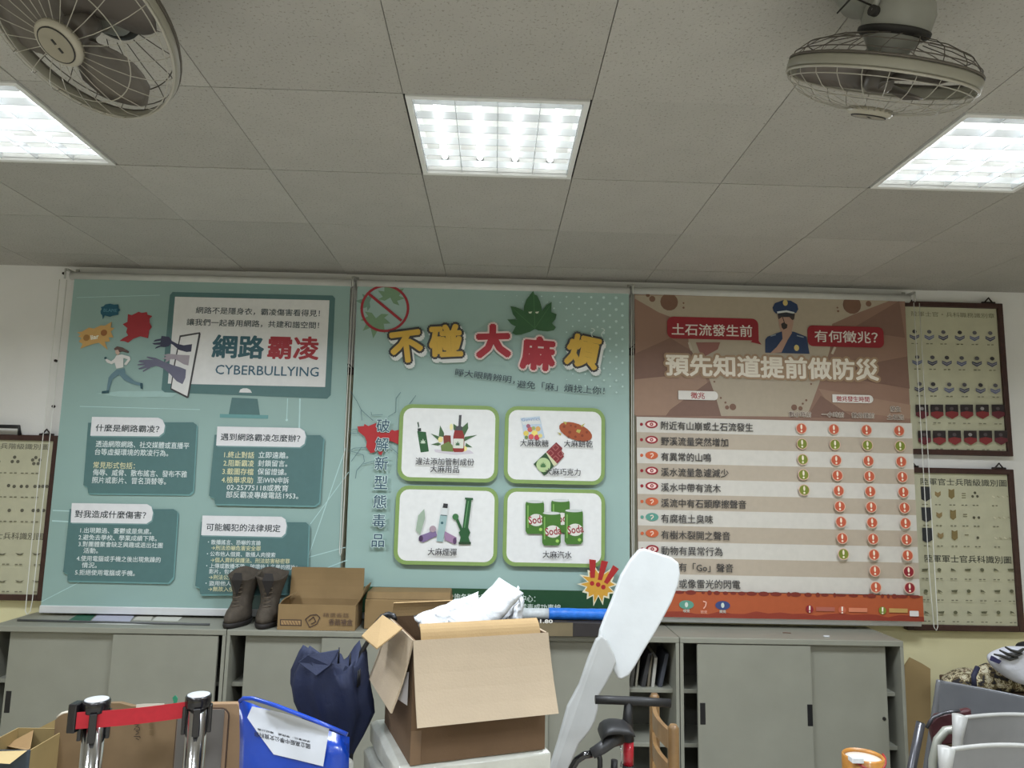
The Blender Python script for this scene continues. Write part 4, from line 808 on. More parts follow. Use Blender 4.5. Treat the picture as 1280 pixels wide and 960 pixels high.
pc = HZ(983, 791, zt + .002); rootmesh(B().tube([pc - V((.02, 0, .0)), pc + V((0, .004, .0)), pc + V((.022, -.006, 0))], .0018, 6), 'rusty_wire', mat('rust', (110, 72, 50)), 'tiny rusty wire scrap on the right cabinet top', 'scrap')
# ================================================================ MIDDLE: big open carton on wrapped parcels on a table
TL = H(518, 801, 2.10); TR = HZ(683, 791, TL.z); BK = HZ(474, 771, TL.z); zb = H(508, 957, 2.10).z
av = TR - TL; bv = BK - TL; av.z = bv.z = 0
bv = (bv - av * (bv.dot(av) / av.length_squared))
O = V((TL.x, TL.y, zb)); hh = TL.z - zb
big = carton(O, av, bv, hh, 'open_carton', 'big open brown carton in the middle foreground, flaps hanging, white bags on top', kraft, kraft_l,
             flaps=[('f', .225, 158, kraft_l, -.004), ('l', .20, 164, kraft_l, .004), ('f', .05, -38, kraft_y, .02), ('b', .05, -20, kraft_y, .01), ('r', .12, 170, kraft_l, .01)], T=.005)
fc_ = [H(478, 770, 2.40), H(503, 787, 2.16), H(471, 812, 2.08), H(452, 796, 2.30)]
B().slab(fc_, (0, 0, .004)).build('folded_corner', kraft_y, big)
B().slab([H(503, 842, 2.16), H(511, 840, 2.13), H(509, 882, 2.12), H(497, 874, 2.15)], (.0, .002, 0)).build('paper_label', mat('label_white', (196, 192, 192), rough=.7), big)
tape = mat('packing_tape', (112, 86, 60), rough=.35, coat=.3, k=.9)
an = av.normalized(); bn = bv.normalized()
B().hexa([O - bn * .001 + an * .0, O - bn * .001 + an * .03, O + an * .03 - bn * .0002, O - bn * .0002] + [p + V((0, 0, .09)) for p in (O - bn * .001 + an * .0, O - bn * .001 + an * .03, O + an * .03 - bn * .0002, O - bn * .0002)]).build('tape', tape, big)
# white bags in it
Zm = TL.z - .02
def bag(px, thick, seed, nx, ny, amp, label, name='plastic_bag'):
    rootmesh(cushion([H(*q) for q in px], nx, ny, amp, seed, thick), name, white_m, label, 'bag', 'white bags in the big carton')
bag([(624, 722, 2.38), (655, 741, 2.32), (606, 800, 2.28), (548, 800, 2.32)], .05, 11, 7, 18, .004, 'long folded white bag rising from the big open carton')
bag([(517, 770, 2.345), (598, 739, 2.40), (600, 800, 2.36), (532, 800, 2.30)],   .035, 12, 14, 10, .010, 'crumpled white bag at the left of the big open carton')
bag([(648, 732, 2.41), (655, 752, 2.39), (650, 795, 2.37), (606, 800, 2.39)], .045, 13, 9, 12, .009, 'crumpled white bag at the right of the big open carton')
# parcels
wrap_m = mat('white_wrap', (196, 196, 186), rough=.3, noise=.08, scale=14, bump=.6, bscale=18, coat=.3, k=.9)
def parcel(z0, z1, e0, e1, f0, f1, seed, label):
    rnd = random.Random(seed); b = B(); R = []
    for z, ins in ((z0, .012), (z0 + .012, 0), (z1 - .012, 0), (z1, .012)):
        r = []; c4 = [(-e0 + ins, -f0 + ins), (av.length + e1 - ins, -f0 + ins), (av.length + e1 - ins, bv.length + f1 - ins), (-e0 + ins, bv.length + f1 - ins)]
        for i in range(4):
            for k in range(6):
                u, v = c4[i]; u2, v2 = c4[(i + 1) % 4]; s_ = k / 6
                q = O + an * (u + (u2 - u) * s_ + rnd.uniform(-.004, .004)) + bn * (v + (v2 - v) * s_ + rnd.uniform(-.004, .004)); q.z = z; r.append(q)
        R.append(r)
    b.rings(R, 0, True); rootmesh(b, 'wrapped_parcel', wrap_m, label, 'parcel', 'white wrapped parcels under the carton', bevel=.003)
TZ = .74; n_ = 2; dz = (zb - .001 - TZ - .001) / n_
parcel(TZ + .001 + dz, zb - .0015, .035, .02, .004, .05, 1, 'white plastic-wrapped parcel directly under the big open carton')
parcel(TZ + .001, TZ + dz, .055, .035, .015, .05, 2, 'white plastic-wrapped parcel lying on the table, lower of the two')
table_w = mat('table_laminate', (170, 160, 140), rough=.4); leg_m = mat('table_steel', (70, 70, 72), rough=.4, metal=.6)
cen = O + an * av.length / 2 + bn * bv.length / 2
t = thing('table', (cen.x, cen.y, 0), 'laminate table holding up the wrapped parcels and the big open carton', 'table')
B().box((cen.x - .26, cen.y - .30, TZ - .03), (cen.x + .28, cen.y + .37, TZ)).build('tabletop', table_w, t, bevel=.003)
for sx_, sy in ((-.23, -.27), (.25, -.27), (-.23, .34), (.25, .34)): B().tube([(cen.x + sx_, cen.y + sy, 0), (cen.x + sx_, cen.y + sy, TZ - .03)], .016, 10).build('leg', leg_m, t)
# ================================================================ WHITE BLADE
blade_m = mat('white_foam', (212, 216, 217), rough=.6, noise=.04, scale=7, bump=.12, bscale=14, k=.92)
stem_m = mat('white_foam_grey', (188, 190, 188), rough=.6, noise=.1, scale=5, bump=.12, bscale=14, k=.80)  # stem foam, greyer and more mottled than the blade
YBt, YBb = 3.02, 2.92
def by(y): return YBb + (YBt - YBb) * (960 - y) / 270
up_ = [(799.5, 687), (806, 686), (840, 697), (849, 704), (850.5, 718), (848, 732), (840, 753), (831, 770), (820, 790), (805, 814), (795, 832), (786, 845), (777, 850), (772, 848), (766.5, 838), (762, 828), (753, 812), (748, 800), (750, 788), (756, 772), (764.5, 752), (776, 720), (788, 700)]
lo_ = [(752, 794), (759, 800), (768, 818), (771, 828), (766, 840), (757, 857), (749, 870), (747.6, 888), (744, 902), (738, 914), (730, 924), (724, 931), (718, 945), (712, 960), (700, 990), (688, 1040), (660, 1040), (676, 985), (690, 950), (697, 928), (709, 884), (724, 856), (735, 824), (745, 800)]
pz = lambda L, dy: [H(x, y, by(y) + dy) for x, y in L]
lows = pz(lo_, -.03)
# the stem goes on down to the floor below the frame
k1, k2 = lo_.index((688, 1040)), lo_.index((660, 1040))
d_ = (lows[k1] + lows[k2]) / 2 - (lows[lo_.index((712, 960))] + lows[lo_.index((690, 950))]) / 2
for k in (k1, k2): p = lows[k]; lows[k] = p + d_ * (-(p.z) / d_.z)
t = thing('foam_blade', V(((lows[k1].x + lows[k2].x) / 2, lows[k1].y, 0)), 'tall white blade-shaped foam piece leaning in front of the brown banner', 'foam board')
B().slab(pz(up_, 0), (0, .03, .0)).build('blade', blade_m, t, bevel=.008, seg=3); B().slab(lows, (0, .028, 0)).build('stem', stem_m, t, bevel=.008, seg=3)
A = Art(t, 0)
# ================================================================ UMBRELLA
navy = mat('umbrella_navy', (30, 42, 78), rough=.75, noise=.14, scale=14, bump=.25, bscale=40, k=.55)
UY = 2.42
tip = H(418, 985, UY - .02); tip.z = 0; shaft_top = H(467, 790, UY)
t = thing('umbrella', tip, 'dark blue umbrella with a black hooked handle, loosely furled and standing upright', 'umbrella')
dirv = (shaft_top - tip)
B().tube([tip, tip + V((0, 0, .03)), H(452, 815, UY), shaft_top, H(471, 778, UY)], .008, 10).build('shaft', black_m, t)
B().tube([H(468, 790, UY), H(472, 778, UY), H(478, 771, UY), H(486, 768, UY), H(492, 770, UY - .01), H(494, 776, UY - .015)], [.0085, .009, .0095, .0095, .009, .0085], 10).build('handle', black_m, t)
rows = [(822, 378, 456, -1), (827, 372, 458, 0), (838, 361, 460, .2), (855, 359, 463, .3), (872, 363, 467, .3), (888, 371, 468, .3), (902, 381, 462, .3), (918, 392, 455, .3), (935, 404, 446, .2), (955, 412, 437, .1), (985, 413, 430, 0), (1040, 408, 416, 0)]
R = []; nn = 40
for i, (y, xl, xr, k) in enumerate(rows):
    l, r = H(xl, y, UY), H(xr, y, UY); c = (l + r) / 2; rx = (r - l).length / 2; ring = []
    for j in range(nn):
        a = 2 * math.pi * j / nn; f = 1 + .12 * math.cos(8 * a + .25 * i) + .05 * math.sin(3 * a + i * .4); f = f / 1.12
        zz = 0
        if i <= 1: zz = (.022 * math.cos(8 * a) + .03 * math.sin(a * 2 + .6) ) * (1 if i == 0 else .8)
        ring.append(c + V((math.cos(a) * rx * f, math.sin(a) * rx * .62 * f, zz)))
    R.append(ring)
top_c = H(440, 842, UY); R.insert(0, [top_c + (p - top_c) * .42 + V((0, 0, -.004)) for p in R[0]]); 
B().rings(R, 0, True).build('canopy', navy, t)
for px_, py_ in ((424, 809), (407, 817), (448, 838), (450, 836), (438, 816)): p = H(px_, py_, UY - .03); B().tube([p + V((0, 0, -.05)), p], [.004, .0025], 6).build('rib_tip', black_m, t)
B().slab([H(372, 828, UY - .08), H(385, 819, UY - .08), H(407, 815, UY - .06), H(424, 812, UY - .05), H(420, 822, UY - .06), H(412, 832, UY - .08), H(395, 845, UY - .1)], (0, .006, 0)).build('fold', navy, t, bevel=.002)
# ================================================================ BLUE BAG WITH A WHITE SHEET
blue_bag = mat('blue_vinyl', (16, 70, 186), rough=.28, noise=.12, scale=8, bump=.35, bscale=16, coat=.3, k=.75)
by0 = 2.10
q = [H(299, 874, by0 + .12), H(436, 922, by0), H(447, 1010, by0 - .04), H(312, 1010, by0)]; 
t0 = V(((q[0].x + q[1].x) / 2, by0, 0))
q[2] = V((q[2].x + .0, by0 - .02, 0)); q[3] = V((q[3].x, by0 + .08, 0))
t = thing('blue_bag', t0, 'bright blue vinyl bag standing left of the umbrella, a white sheet across it', 'bag')
bb = cushion(q, 14, 18, .006, 21, .13); bb.build('body', blue_bag, t)
B().tube([H(300, 877, by0 + .11), H(304, 873, by0 + .1), H(316, 873, by0 + .08), H(345, 882, by0 + .06), H(392, 900, by0 + .02), H(434, 918, by0 - .01)], .006, 8).build('rim', blue_bag, t)
paper_w = mat('white_paper', (208, 212, 220), rough=.6, noise=.03, k=.92)
from mathutils.bvhtree import BVHTree
_bv = BVHTree.FromPolygons([tuple(p) for p in bb.v], [f for f in bb.f])
def on_bag(x, y, off):
    d = ray(x, y).normalized(); h_ = _bv.ray_cast(V((0, 0, EYE)), d)
    p = h_[0] if h_[0] else H(x, y, by0 - .02)
    return p - d * off
def botm(u):
    L = [(309, 897), (325, 920), (342, 943), (372, 950), (404, 958)]; k = min(3, int(u * 4)); f_ = u * 4 - k; return (L[k][0] + (L[k + 1][0] - L[k][0]) * f_, L[k][1] + (L[k + 1][1] - L[k][1]) * f_)
gx, gy = 16, 8; vs = []
for off in (.009, .0078):
    for j in range(gy + 1):
        for i in range(gx + 1):
            u = i / gx; v = j / gy; tp = (315 + 96.5 * u, 883 + 28 * u - 3 * math.sin(math.pi * u)); bt = botm(u); vs.append(on_bag(tp[0] + (bt[0] - tp[0]) * v, tp[1] + (bt[1] - tp[1]) * v, off))
W_ = gx + 1; N_ = W_ * (gy + 1); sheet_b = B(); fs = [(j * W_ + i, j * W_ + i + 1, (j + 1) * W_ + i + 1, (j + 1) * W_ + i) for j in range(gy) for i in range(gx)]
sheet_b.add(vs, fs + [tuple(k + N_ for k in f)[::-1] for f in fs], 0, True)
t = thing('white_sheet', vs[N_ // 2], 'white sheet with upside-down lettering lying against the blue bag', 'paper')
sheet_b.build('sheet', paper_w, t)
def flat_text(body, p0, p1, upv, h, m, parent, name='lettering'):       # lettering laid between two points of a surface
    vs, fs = glyphs(body, .012); x0 = min(p[0] for p in vs); x1 = max(p[0] for p in vs); y0 = min(p[1] for p in vs); y1 = max(p[1] for p in vs)
    e = p1 - p0; b = B(); u_ = upv.normalized() * h; nrm = e.cross(upv).normalized()
    b.add([p0 + e * ((p[0] - x0) / (x1 - x0)) + u_ * ((p[1] - y0) / (y1 - y0)) + nrm * (.002 - p[2] * 2) for p in vs], fs); return b.build(name, m, parent)
ink_d = mat('ink_black', (48, 50, 60), rough=.7, k=.6)
def bag_text(body, a, b_, hpx):
    vs, fs = glyphs(body, .01); x0 = min(p[0] for p in vs); x1 = max(p[0] for p in vs); y0 = min(p[1] for p in vs); y1 = max(p[1] for p in vs); bb_ = B()
    bb_.add([on_bag(a[0] + (b_[0] - a[0]) * (p[0] - x0) / (x1 - x0) - .05 * hpx, a[1] + (b_[1] - a[1]) * (p[0] - x0) / (x1 - x0) + hpx * (p[1] - y0) / (y1 - y0), .0105 - p[2] * 3) for p in vs], fs); bb_.build('lettering', ink_d, t)
bag_text('國立高級中學公文資料袋', (388, 930), (318, 914), 6.5); bag_text('承辦單位：學務處　電話分機', (388, 926), (322, 910), 2.6)
# small white roll between bag and parcels
p = H(432, 955, 2.20)
rootmesh(B().tube([V((p.x, 2.18, 0)), V((p.x, 2.18, p.z + .012)), V((p.x, 2.18, p.z + .018))], [.026, .026, .020], 18), 'paper_roll', wrap_m, 'small upright white roll between the blue bag and the parcels', 'roll')
# ================================================================ STANCHIONS
chrome = mat('chrome', (205, 205, 205), rough=.12, metal=1., noise=.02); blackp = mat('stanchion_black', (22, 20, 22), rough=.25, coat=.3); red_m = mat('belt_red', (176, 30, 42), rough=.75, noise=.06, scale=60, k=1.0); silver = mat('cap_silver', (215, 218, 222), rough=.3, metal=.3)
def stanchion(px, py, Y, label):
    c = H(px, py, Y); x, y, z = c; t = thing('belt_stanchion', (x, y, 0), label, 'stanchion', 'belt barrier posts'); T_ = Matrix.Translation
    B().lathe([(.145, 0), (.145, .012), (.11, .03), (.04, .045)], T_(V((x, y, 0))), 32).build('base', chrome, t)
    B().lathe([(.0315, .04), (.0315, z - .03)], T_(V((x, y, 0))), 32).build('post', chrome, t)
    B().lathe([(.036, z - .035), (.0395, z - .032), (.0395, z - .004), (.037, z)], T_(V((x, y, 0))), 32).build('head', blackp, t)
    cp = B().lathe([(.034, z), (.034, z + .002), (.031, z + .003)], T_(V((x, y, 0))), 32).build('cap', silver, t)
    for k in range(4):
        B().box((-.011, -.012, z - .115), (.011, .0, z - .03), M=T_(V((x, y, 0))) @ Matrix.Rotation(math.radians(20 + 90 * k), 4, 'Z') @ T_(V((0, -.032, 0)))).build('belt_slot', blackp, t, bevel=.003)
    return t, c
t1s, ca = stanchion(121, 874.5, 2.33, 'chrome belt barrier post, left one, red belt starting at its black head')
t2s, cb = stanchion(248.5, 868.5, 2.40, 'chrome belt barrier post, right one, in front of the grey-windowed board')
p0 = V((ca.x - .036, ca.y - .046, ca.z - .048)); p1 = V((cb.x - .032, cb.y - .02, cb.z - .040))
g = []; n = 16
for k in range(n + 1):
    q = p0.lerp(p1, k / n); q.z -= .004 * math.sin(math.pi * k / n); g.append(q)
B().rings([[q + V((0, 0, .024)), q + V((0, .0015, .024)), q + V((0, .0015, -.024)), q + V((0, 0, -.024))] for q in g], 0, True, False).build('belt', red_m, t1s)
B().box((p0.x - .022, p0.y - .004, p0.z - .036), (p0.x + .004, p0.y + .040, p0.z + .048)).build('belt_clip', blackp, t1s, bevel=.004)
# ================================================================ BOARDS BEHIND THE POSTS
wood_b = mat('board_brown', (134, 110, 80), rough=.6, noise=.12, scale=7, k=.8); wood_e = mat('board_edge', (190, 160, 118), rough=.7); grey_p = mat('grey_panel', (98, 94, 90), rough=.45, noise=.05); torn = mat('torn_paper', (206, 198, 184), rough=.9)
def proj_poly(L, Y): return [H(x, y, Y) for x, y in L]
Yb_ = 2.62
pts = proj_poly([(69, 900), (73, 896), (80, 892), (92, 891), (138, 879), (150, 879), (165, 883), (222, 882)], Yb_)
t = thing('cardboard_sheet', (pts[4].x, Yb_, 0), 'tall brown cardboard sheet standing behind the left belt post', 'cardboard')
xs = [p.x for p in pts]
B().slab(pts + [V((xs[-1], Yb_, 0)), V((xs[0] + .02, Yb_, 0))], (0, .02, 0)).build('panel', wood_b, t)
B().tube([p + V((0, .008, .003)) for p in proj_poly([(70, 899), (76, 894), (84, 892), (96, 891)], Yb_)], .005, 6).build('torn_edge', torn, t)
flat_text('小心輕放', H(176, 925, Yb_ - .004), H(174, 888, Yb_ - .004), V((-1, 0, 0)), .022, print_m, t); flat_text('易碎物品', H(193, 920, Yb_ - .004), H(191, 886, Yb_ - .004), V((-1, 0, 0)), .016, mat('faded_print', (112, 92, 62), rough=.8), t)
Yc = 2.58
c1_ = H(224, 880, Yc); c2_ = H(297, 879, Yc); cr3 = H(308, 897, Yc); 
t = thing('framed_board', ((c1_.x + c2_.x) / 2, Yc, 0), 'brown board with a grey rounded panel standing behind the right belt post', 'board')
B().slab([c1_, c2_, cr3, V((cr3.x + .012, Yc, 0)), V((c1_.x, Yc, 0))], (0, .024, 0)).build('board', mat('board_tan', (150, 122, 92), rough=.55, noise=.08, scale=6), t, bevel=.003)
def rrect(x0, x1, z0, z1, r, Y, n=6):
    o = []
    for cx, cz, a0 in ((x0 + r, z1 - r, 180), (x1 - r, z1 - r, 90), (x1 - r, z0 + r, 0), (x0 + r, z0 + r, -90)):
        for k in range(n + 1): a = math.radians(a0 - 90 * k / n); o.append(V((cx + r * math.cos(a), Y, cz + r * math.sin(a))))
    return o
ga = H(218, 884.5, Yc); gb = H(288, 884.5, Yc)
gx0 = ga.x + .012
B().slab(rrect(gx0, gb.x + .0, .12, gb.z, .03, Yc - .004), (0, .004, 0)).build('groove', mat('groove_dark', (66, 50, 40), rough=.6), t)
B().slab(rrect(gx0 + .004, gb.x - .004, .124, gb.z - .004, .027, Yc - .007), (0, .004, 0)).build('rim', mat('board_tan2', (142, 116, 92), rough=.5), t)
B().slab(rrect(gx0 + .006, gb.x - .016, .13, gb.z - .004, .006, Yc - .010), (0, .004, 0)).build('grey_panel', grey_p, t)
rootmesh(B().slab(proj_poly([(170, 884.5), (170, 881), (180, 880), (205, 879.5), (205, 884)], Yb_ - .006), (0, .002, 0)), 'paper_strip', torn, 'thin white paper strip over the top of the cardboard sheet', 'paper')
p = H(219, 876, Yb_ + .03)
rootmesh(B().slab(proj_poly([(215, 884), (217, 878), (215.5, 872), (219, 869), (222, 873), (221, 878), (219, 884)], Yb_ + .024), (0, .003, 0)), 'green_tag', mat('green_tag', (42, 132, 100), rough=.5), 'small green tag sticking up above the brown boards', 'tag')
# ================================================================ BOTTOM LEFT CARTONS
ky = mat('yellow_carton', (176, 152, 100), rough=.8, noise=.07, scale=8, k=.7); ky2 = mat('yellow_carton_inside', (196, 172, 122), rough=.85, noise=.05, k=.8); bl = mat('carton_blue_print', (58, 68, 78), rough=.6, noise=.25, scale=20); gn = mat('carton_green_print', (110, 124, 60), rough=.6, noise=.2, scale=16); bk = mat('carton_brown_inside', (140, 112, 74), rough=.85, noise=.06)
Yk = 2.46
def panel(L, m, name, t, off=(0, .004, 0), **k): return B().slab([H(*q) for q in L], off).build(name, m, t, **k)
f0 = H(-32, 953, Yk); f1 = H(36, 953, Yk); t = thing('open_carton', ((f0.x + f1.x) / 2, Yk, 0), 'open carton with a blue printed side in the bottom left corner', 'box')
B().box((f0.x, Yk, 0), (f1.x, Yk + .004, H(36, 938, Yk).z)).build('front_panel', bl, t); B().box((f1.x - .004, Yk + .004, 0), (f1.x, Yk + .20, H(36, 938, Yk).z)).build('side_panel', ky, t); B().box((f0.x, Yk + .004, 0), (f0.x + .004, Yk + .20, H(36, 938, Yk).z)).build('side_panel', ky, t)
B().box((f0.x, Yk + .20, 0), (f1.x, Yk + .204, H(36, 938, Yk).z)).build('back_panel', ky, t)
panel([(-32, 940, Yk), (34, 938, Yk), (12, 955, Yk - .07), (-30, 952, Yk - .07)], ky2, 'flap', t)
panel([(5, 932, Yk + .17), (41, 913, Yk + .20), (37, 936, Yk + .08), (34, 938, Yk + .04)], bk, 'flap', t)
Yg = 2.70
g0 = H(42, 940, Yg); g1 = H(92, 940, Yg); t = thing('open_carton', ((g0.x + g1.x) / 2, Yg, 0), 'open yellow carton with a green printed front beside the cardboard sheet', 'box')
zt2 = H(42, 940, Yg).z
B().box((g0.x, Yg, 0), (g1.x, Yg + .004, zt2)).build('front_panel', gn, t); B().box((g0.x, Yg + .004, 0), (g0.x + .004, Yg + .24, zt2)).build('side_panel', ky, t); B().box((g1.x - .004, Yg + .004, 0), (g1.x, Yg + .24, zt2)).build('side_panel', ky, t); B().box((g0.x, Yg + .236, 0), (g1.x, Yg + .24, zt2)).build('back_panel', ky, t)
panel([(41, 914, Yg + .2), (70, 899, Yg + .22), (90, 899, Yg + .22), (90, 928, Yg + .235), (42, 938, Yg + .235)], ky, 'flap', t); panel([(42, 940, Yg), (62, 922, Yg + .14), (90, 920, Yg + .14), (92, 942, Yg)], ky2, 'flap', t)
panel([(47, 949, Yg - .004), (49, 943, Yg - .004), (62, 947, Yg - .004), (61, 953, Yg - .004)], mat('orange_label', (196, 140, 92), rough=.6), 'printed_label', t, off=(0, .002, 0))
flat_text('IN', H(46, 964, Yg - .004), H(60, 965, Yg - .004), V((0, 0, 1)), .035, print_m, t)
# ================================================================ BICYCLE BEHIND THE CARTON
frame_red = mat('frame_red', (176, 26, 44), rough=.3, coat=.5); rub = mat('black_rubber', (30, 30, 31), rough=.5); tyre = mat('tyre', (34, 34, 34), rough=.8)
YP = 2.62
P_ = lambda x, y, Y=YP: H(x, y, Y)
t = thing('small_bicycle', V((P_(786, 940).x, YP, 0)), 'small red and black bicycle with a T-shaped handlebar, behind the big carton', 'bicycle')
B().tube([P_(744, 874.5), P_(770, 875.2), P_(800, 876.5), P_(838, 879)], .0150, 12).build('handlebar', rub, t)
B().tube([P_(785.5, 877), P_(784.5, 900), P_(785, 926)], [.014, .018, .021], 14).build('handlebar_stem', rub, t)
B().tube([P_(785.5, 926), P_(785.5, 956)], .0185, 16).build('head_tube', frame_red, t)
low = P_(785, 990); B().tube([P_(785.5, 956), low], [.021, .018], 14).build('fork_crown', rub, t)
wc = V((low.x, YP - .02, .20))
B().tube([low, V((low.x - .05, YP - .02, .42)), V((low.x - .05, YP - .02, .20))], .011, 10).build('fork_leg', rub, t); B().tube([low, V((low.x + .05, YP - .02, .42)), V((low.x + .05, YP - .02, .20))], .011, 10).build('fork_leg', rub, t)
B().tube([wc + V((0, .18 * math.cos(a), .18 * math.sin(a))) for a in [2 * math.pi * k / 32 for k in range(32)]], .02, 10, closed=True).build('wheel', tyre, t)
B().tube([low + V((0, .0, .02)), V((low.x, YP + .35, .34)), V((low.x, YP + .62, .20))], .018, 12).build('frame_tube', frame_red, t)
B().tube([V((low.x, YP + .62, .20)) + V((.0, .18 * math.cos(a), .18 * math.sin(a))) for a in [2 * math.pi * k / 32 for k in range(32)]], .02, 10, closed=True).build('wheel', tyre, t)
for wy in (YP - .02, YP + .62):
    for k in range(8): a = math.pi * k / 4; B().tube([V((low.x, wy, .20)), V((low.x, wy + .165 * math.cos(a), .20 + .165 * math.sin(a)))], .0025, 5).build('spoke', chrome, t)
    B().tube([V((low.x - .055, wy, .20)), V((low.x + .055, wy, .20))], .012, 8).build('hub', chrome, t)
# saddle seen edge-on, and the curved black grip
sd = []
for x, y, w_ in ((750, 919, .006), (752, 913, .014), (757, 909.5, .018), (764, 908, .019), (772, 908, .018), (782, 909, .016), (790, 913, .008)):
    c = P_(x, y, YP - .07); sd.append([c + V((0, math.cos(a) * .06, math.sin(a) * w_)) for a in [2 * math.pi * k / 14 for k in range(14)]])
B().rings(sd).build('saddle', rub, t)
B().tube([P_(783, 912, YP - .03), P_(772, 917, YP - .05), P_(766, 922, YP - .06)], .012, 10).build('saddle_post', rub, t)
B().tube([P_(776, 924, YP - .05), P_(764, 926, YP - .08), P_(752, 935, YP - .1), P_(740, 942, YP - .1)], [.018, .022, .020, .017], 14).build('brake_grip', mat('grip_grey', (52, 52, 54), rough=.45), t)
B().tube([P_(740, 942, YP - .1), P_(730, 944, YP - .1), P_(721, 950, YP - .1), P_(715, 960, YP - .1), P_(712, 975, YP - .1)], .0125, 12).build('drop_bar', mat('gloss_black', (18, 18, 20), rough=.15, coat=.6), t)
B().tube([P_(748, 940, YP - .1), P_(750, 950, YP - .1), P_(750, 965, YP - .1)], .009, 10).build('brake_lever', rub, t)
B().tube([P_(768, 950, YP - .06), P_(767, 975, YP - .06)], .012, 10).build('lamp', rub, t)
B().tube([P_(774, 928, YP - .03), P_(777, 940, YP - .045), P_(776, 958, YP - .03)], .003, 6).build('cable', chrome, t)
# ================================================================ WOODEN CHAIR
oak = mat('chair_wood', (160, 124, 80), rough=.4, noise=.16, scale=18, coat=.2, k=.62)
f_ = H(818, 868, 3.02); z_ = f_.z; n_2 = HZ(843, 907, z_); 
t = thing('wooden_chair', V(((f_.x + n_2.x) / 2 + .05, (f_.y + n_2.y) / 2, 0)), 'light wooden chair seen edge-on in front of the open cabinet end', 'chair')
far, near = V((f_.x, f_.y, 0)), V((n_2.x - .004, n_2.y, 0)); ev = (near - far).normalized(); sv = V((ev.y, -ev.x, 0)); sv = sv if sv.x > 0 else -sv      # seat reaches to the right
def post(p, ztop, lean): return B().tube([p + sv * .02, p + sv * .0 + V((0, 0, .42)), p - sv * lean * .4 + V((0, 0, .62)), p - sv * lean + V((0, 0, ztop - .012)), p - sv * lean + V((0, 0, ztop))], [.017, .019, .021, .02, .012], 12)
post(far, z_ + .004, -.0).build('rear_post', oak, t); post(near, z_ + .004, -.0).build('rear_post', oak, t)
for z0, z1 in ((z_ - .09, z_ - .025), (z_ - .20, z_ - .14), (z_ - .31, z_ - .25)):
    R = []
    for k in range(9):
        u = k / 8; c = far.lerp(near, u) - sv * (.025 * math.sin(math.pi * u)); R.append([c + V((0, 0, z0)) - sv * .008, c + V((0, 0, z0)) + sv * .008, c + V((0, 0, z1)) + sv * .008, c + V((0, 0, z1)) - sv * .008])
    B().rings(R, 0, True, False).build('back_slat', oak, t)
SH = .44; c4 = [far, near, near + sv * .38, far + sv * .38]
B().slab([p + V((0, 0, SH - .025)) for p in c4], (0, 0, .025)).build('seat', oak, t, bevel=.006)
for p in c4[2:]: B().tube([p, p + V((0, 0, SH - .025))], [.015, .018], 10).build('front_leg', oak, t)
# ================================================================ ORANGE PRINTED TUBE
c = H(1079, 950, 2.35)
orange = mat('tube_orange', (196, 134, 56), rough=.4, noise=.25, scale=20, coat=.3, k=.7)
t = thing('cardboard_tube', V((c.x, 2.35, 0)), 'orange printed cardboard tube with a white rim at the bottom edge', 'tube'); r_ = .062; zt_ = H(1079, 943, 2.35).z
prof = [(r_, .0), (r_, zt_ - .004), (r_ - .004, zt_), (r_ - .006, zt_ - .01), (r_ - .006, .3)]
B().lathe(prof, Matrix.Translation(V((c.x, 2.35, 0))), 32, cap=True).build('tube', orange, t)
B().lathe([(r_ - .007, zt_ - .030), (r_ - .007, zt_ - .012), (.02, zt_ - .012)], Matrix.Translation(V((c.x + .0, 2.35, 0))), 24).build('white_lining', torn, t)
B().box((c.x - .066, 2.285, zt_ - .004), (c.x - .03, 2.315, zt_ + .012)).build('white_tab', white_m, t, bevel=.002)
rm = mat('tube_red', (150, 44, 40), rough=.4)
B().tube([V((c.x + (r_ + .001) * math.cos(a), 2.35 + (r_ + .001) * math.sin(a), zt_ - .012 - .014 * math.sin((a + 2.2) * 2))) for a in [math.radians(-150 + k * 10) for k in range(16)]], .0035, 6).build('red_swirl', rm, t)
# ================================================================ CARDBOARD AND CHAIRS AT THE RIGHT
kr = mat('kraft_sheet', (166, 142, 98), rough=.85, noise=.06, scale=5, k=.9); kr2 = mat('kraft_sheet_light', (196, 172, 118), rough=.85, noise=.05)
Ys = 4.06
def tallsheet(L, Y, m, nm, label, th=.012, lean=.0):
    pts = [H(x, y, Y) for x, y in L]; lo = [p for p in pts if p.z < .62]
    for p in pts:
        if p.z < .62: p.z = 0
    rootmesh(B().slab(pts, (0, th, 0)), nm, m, label, 'cardboard', 'cardboard by the wall')
tallsheet([(1131, 833), (1138, 822), (1152, 829), (1163, 836), (1157, 856), (1152, 862), (1150, 880), (1140, 905), (1144, 1010), (1131, 1010)], 4.10, kr, 'folded_cardboard', 'tall folded brown cardboard beside the right cabinet, pointed top')
tallsheet([(1134, 900), (1150, 874), (1153, 858), (1160, 862), (1168, 870), (1170, 1010), (1134, 1010)], 4.04, kr2, 'cardboard_sheet', 'light brown cardboard behind the folding chairs, lower than the pointed one')
panel_g = mat('chair_grey_panel', (110, 112, 116), rough=.4, noise=.06, k=.8); panel_l = mat('chair_light_panel', (150, 150, 150), rough=.4, noise=.05, k=.75); tube_g = mat('chair_grey_tube', (124, 126, 130), rough=.3, metal=.4); tube_l = mat('chair_light_tube', (196, 196, 192), rough=.4, metal=.1, k=.75)
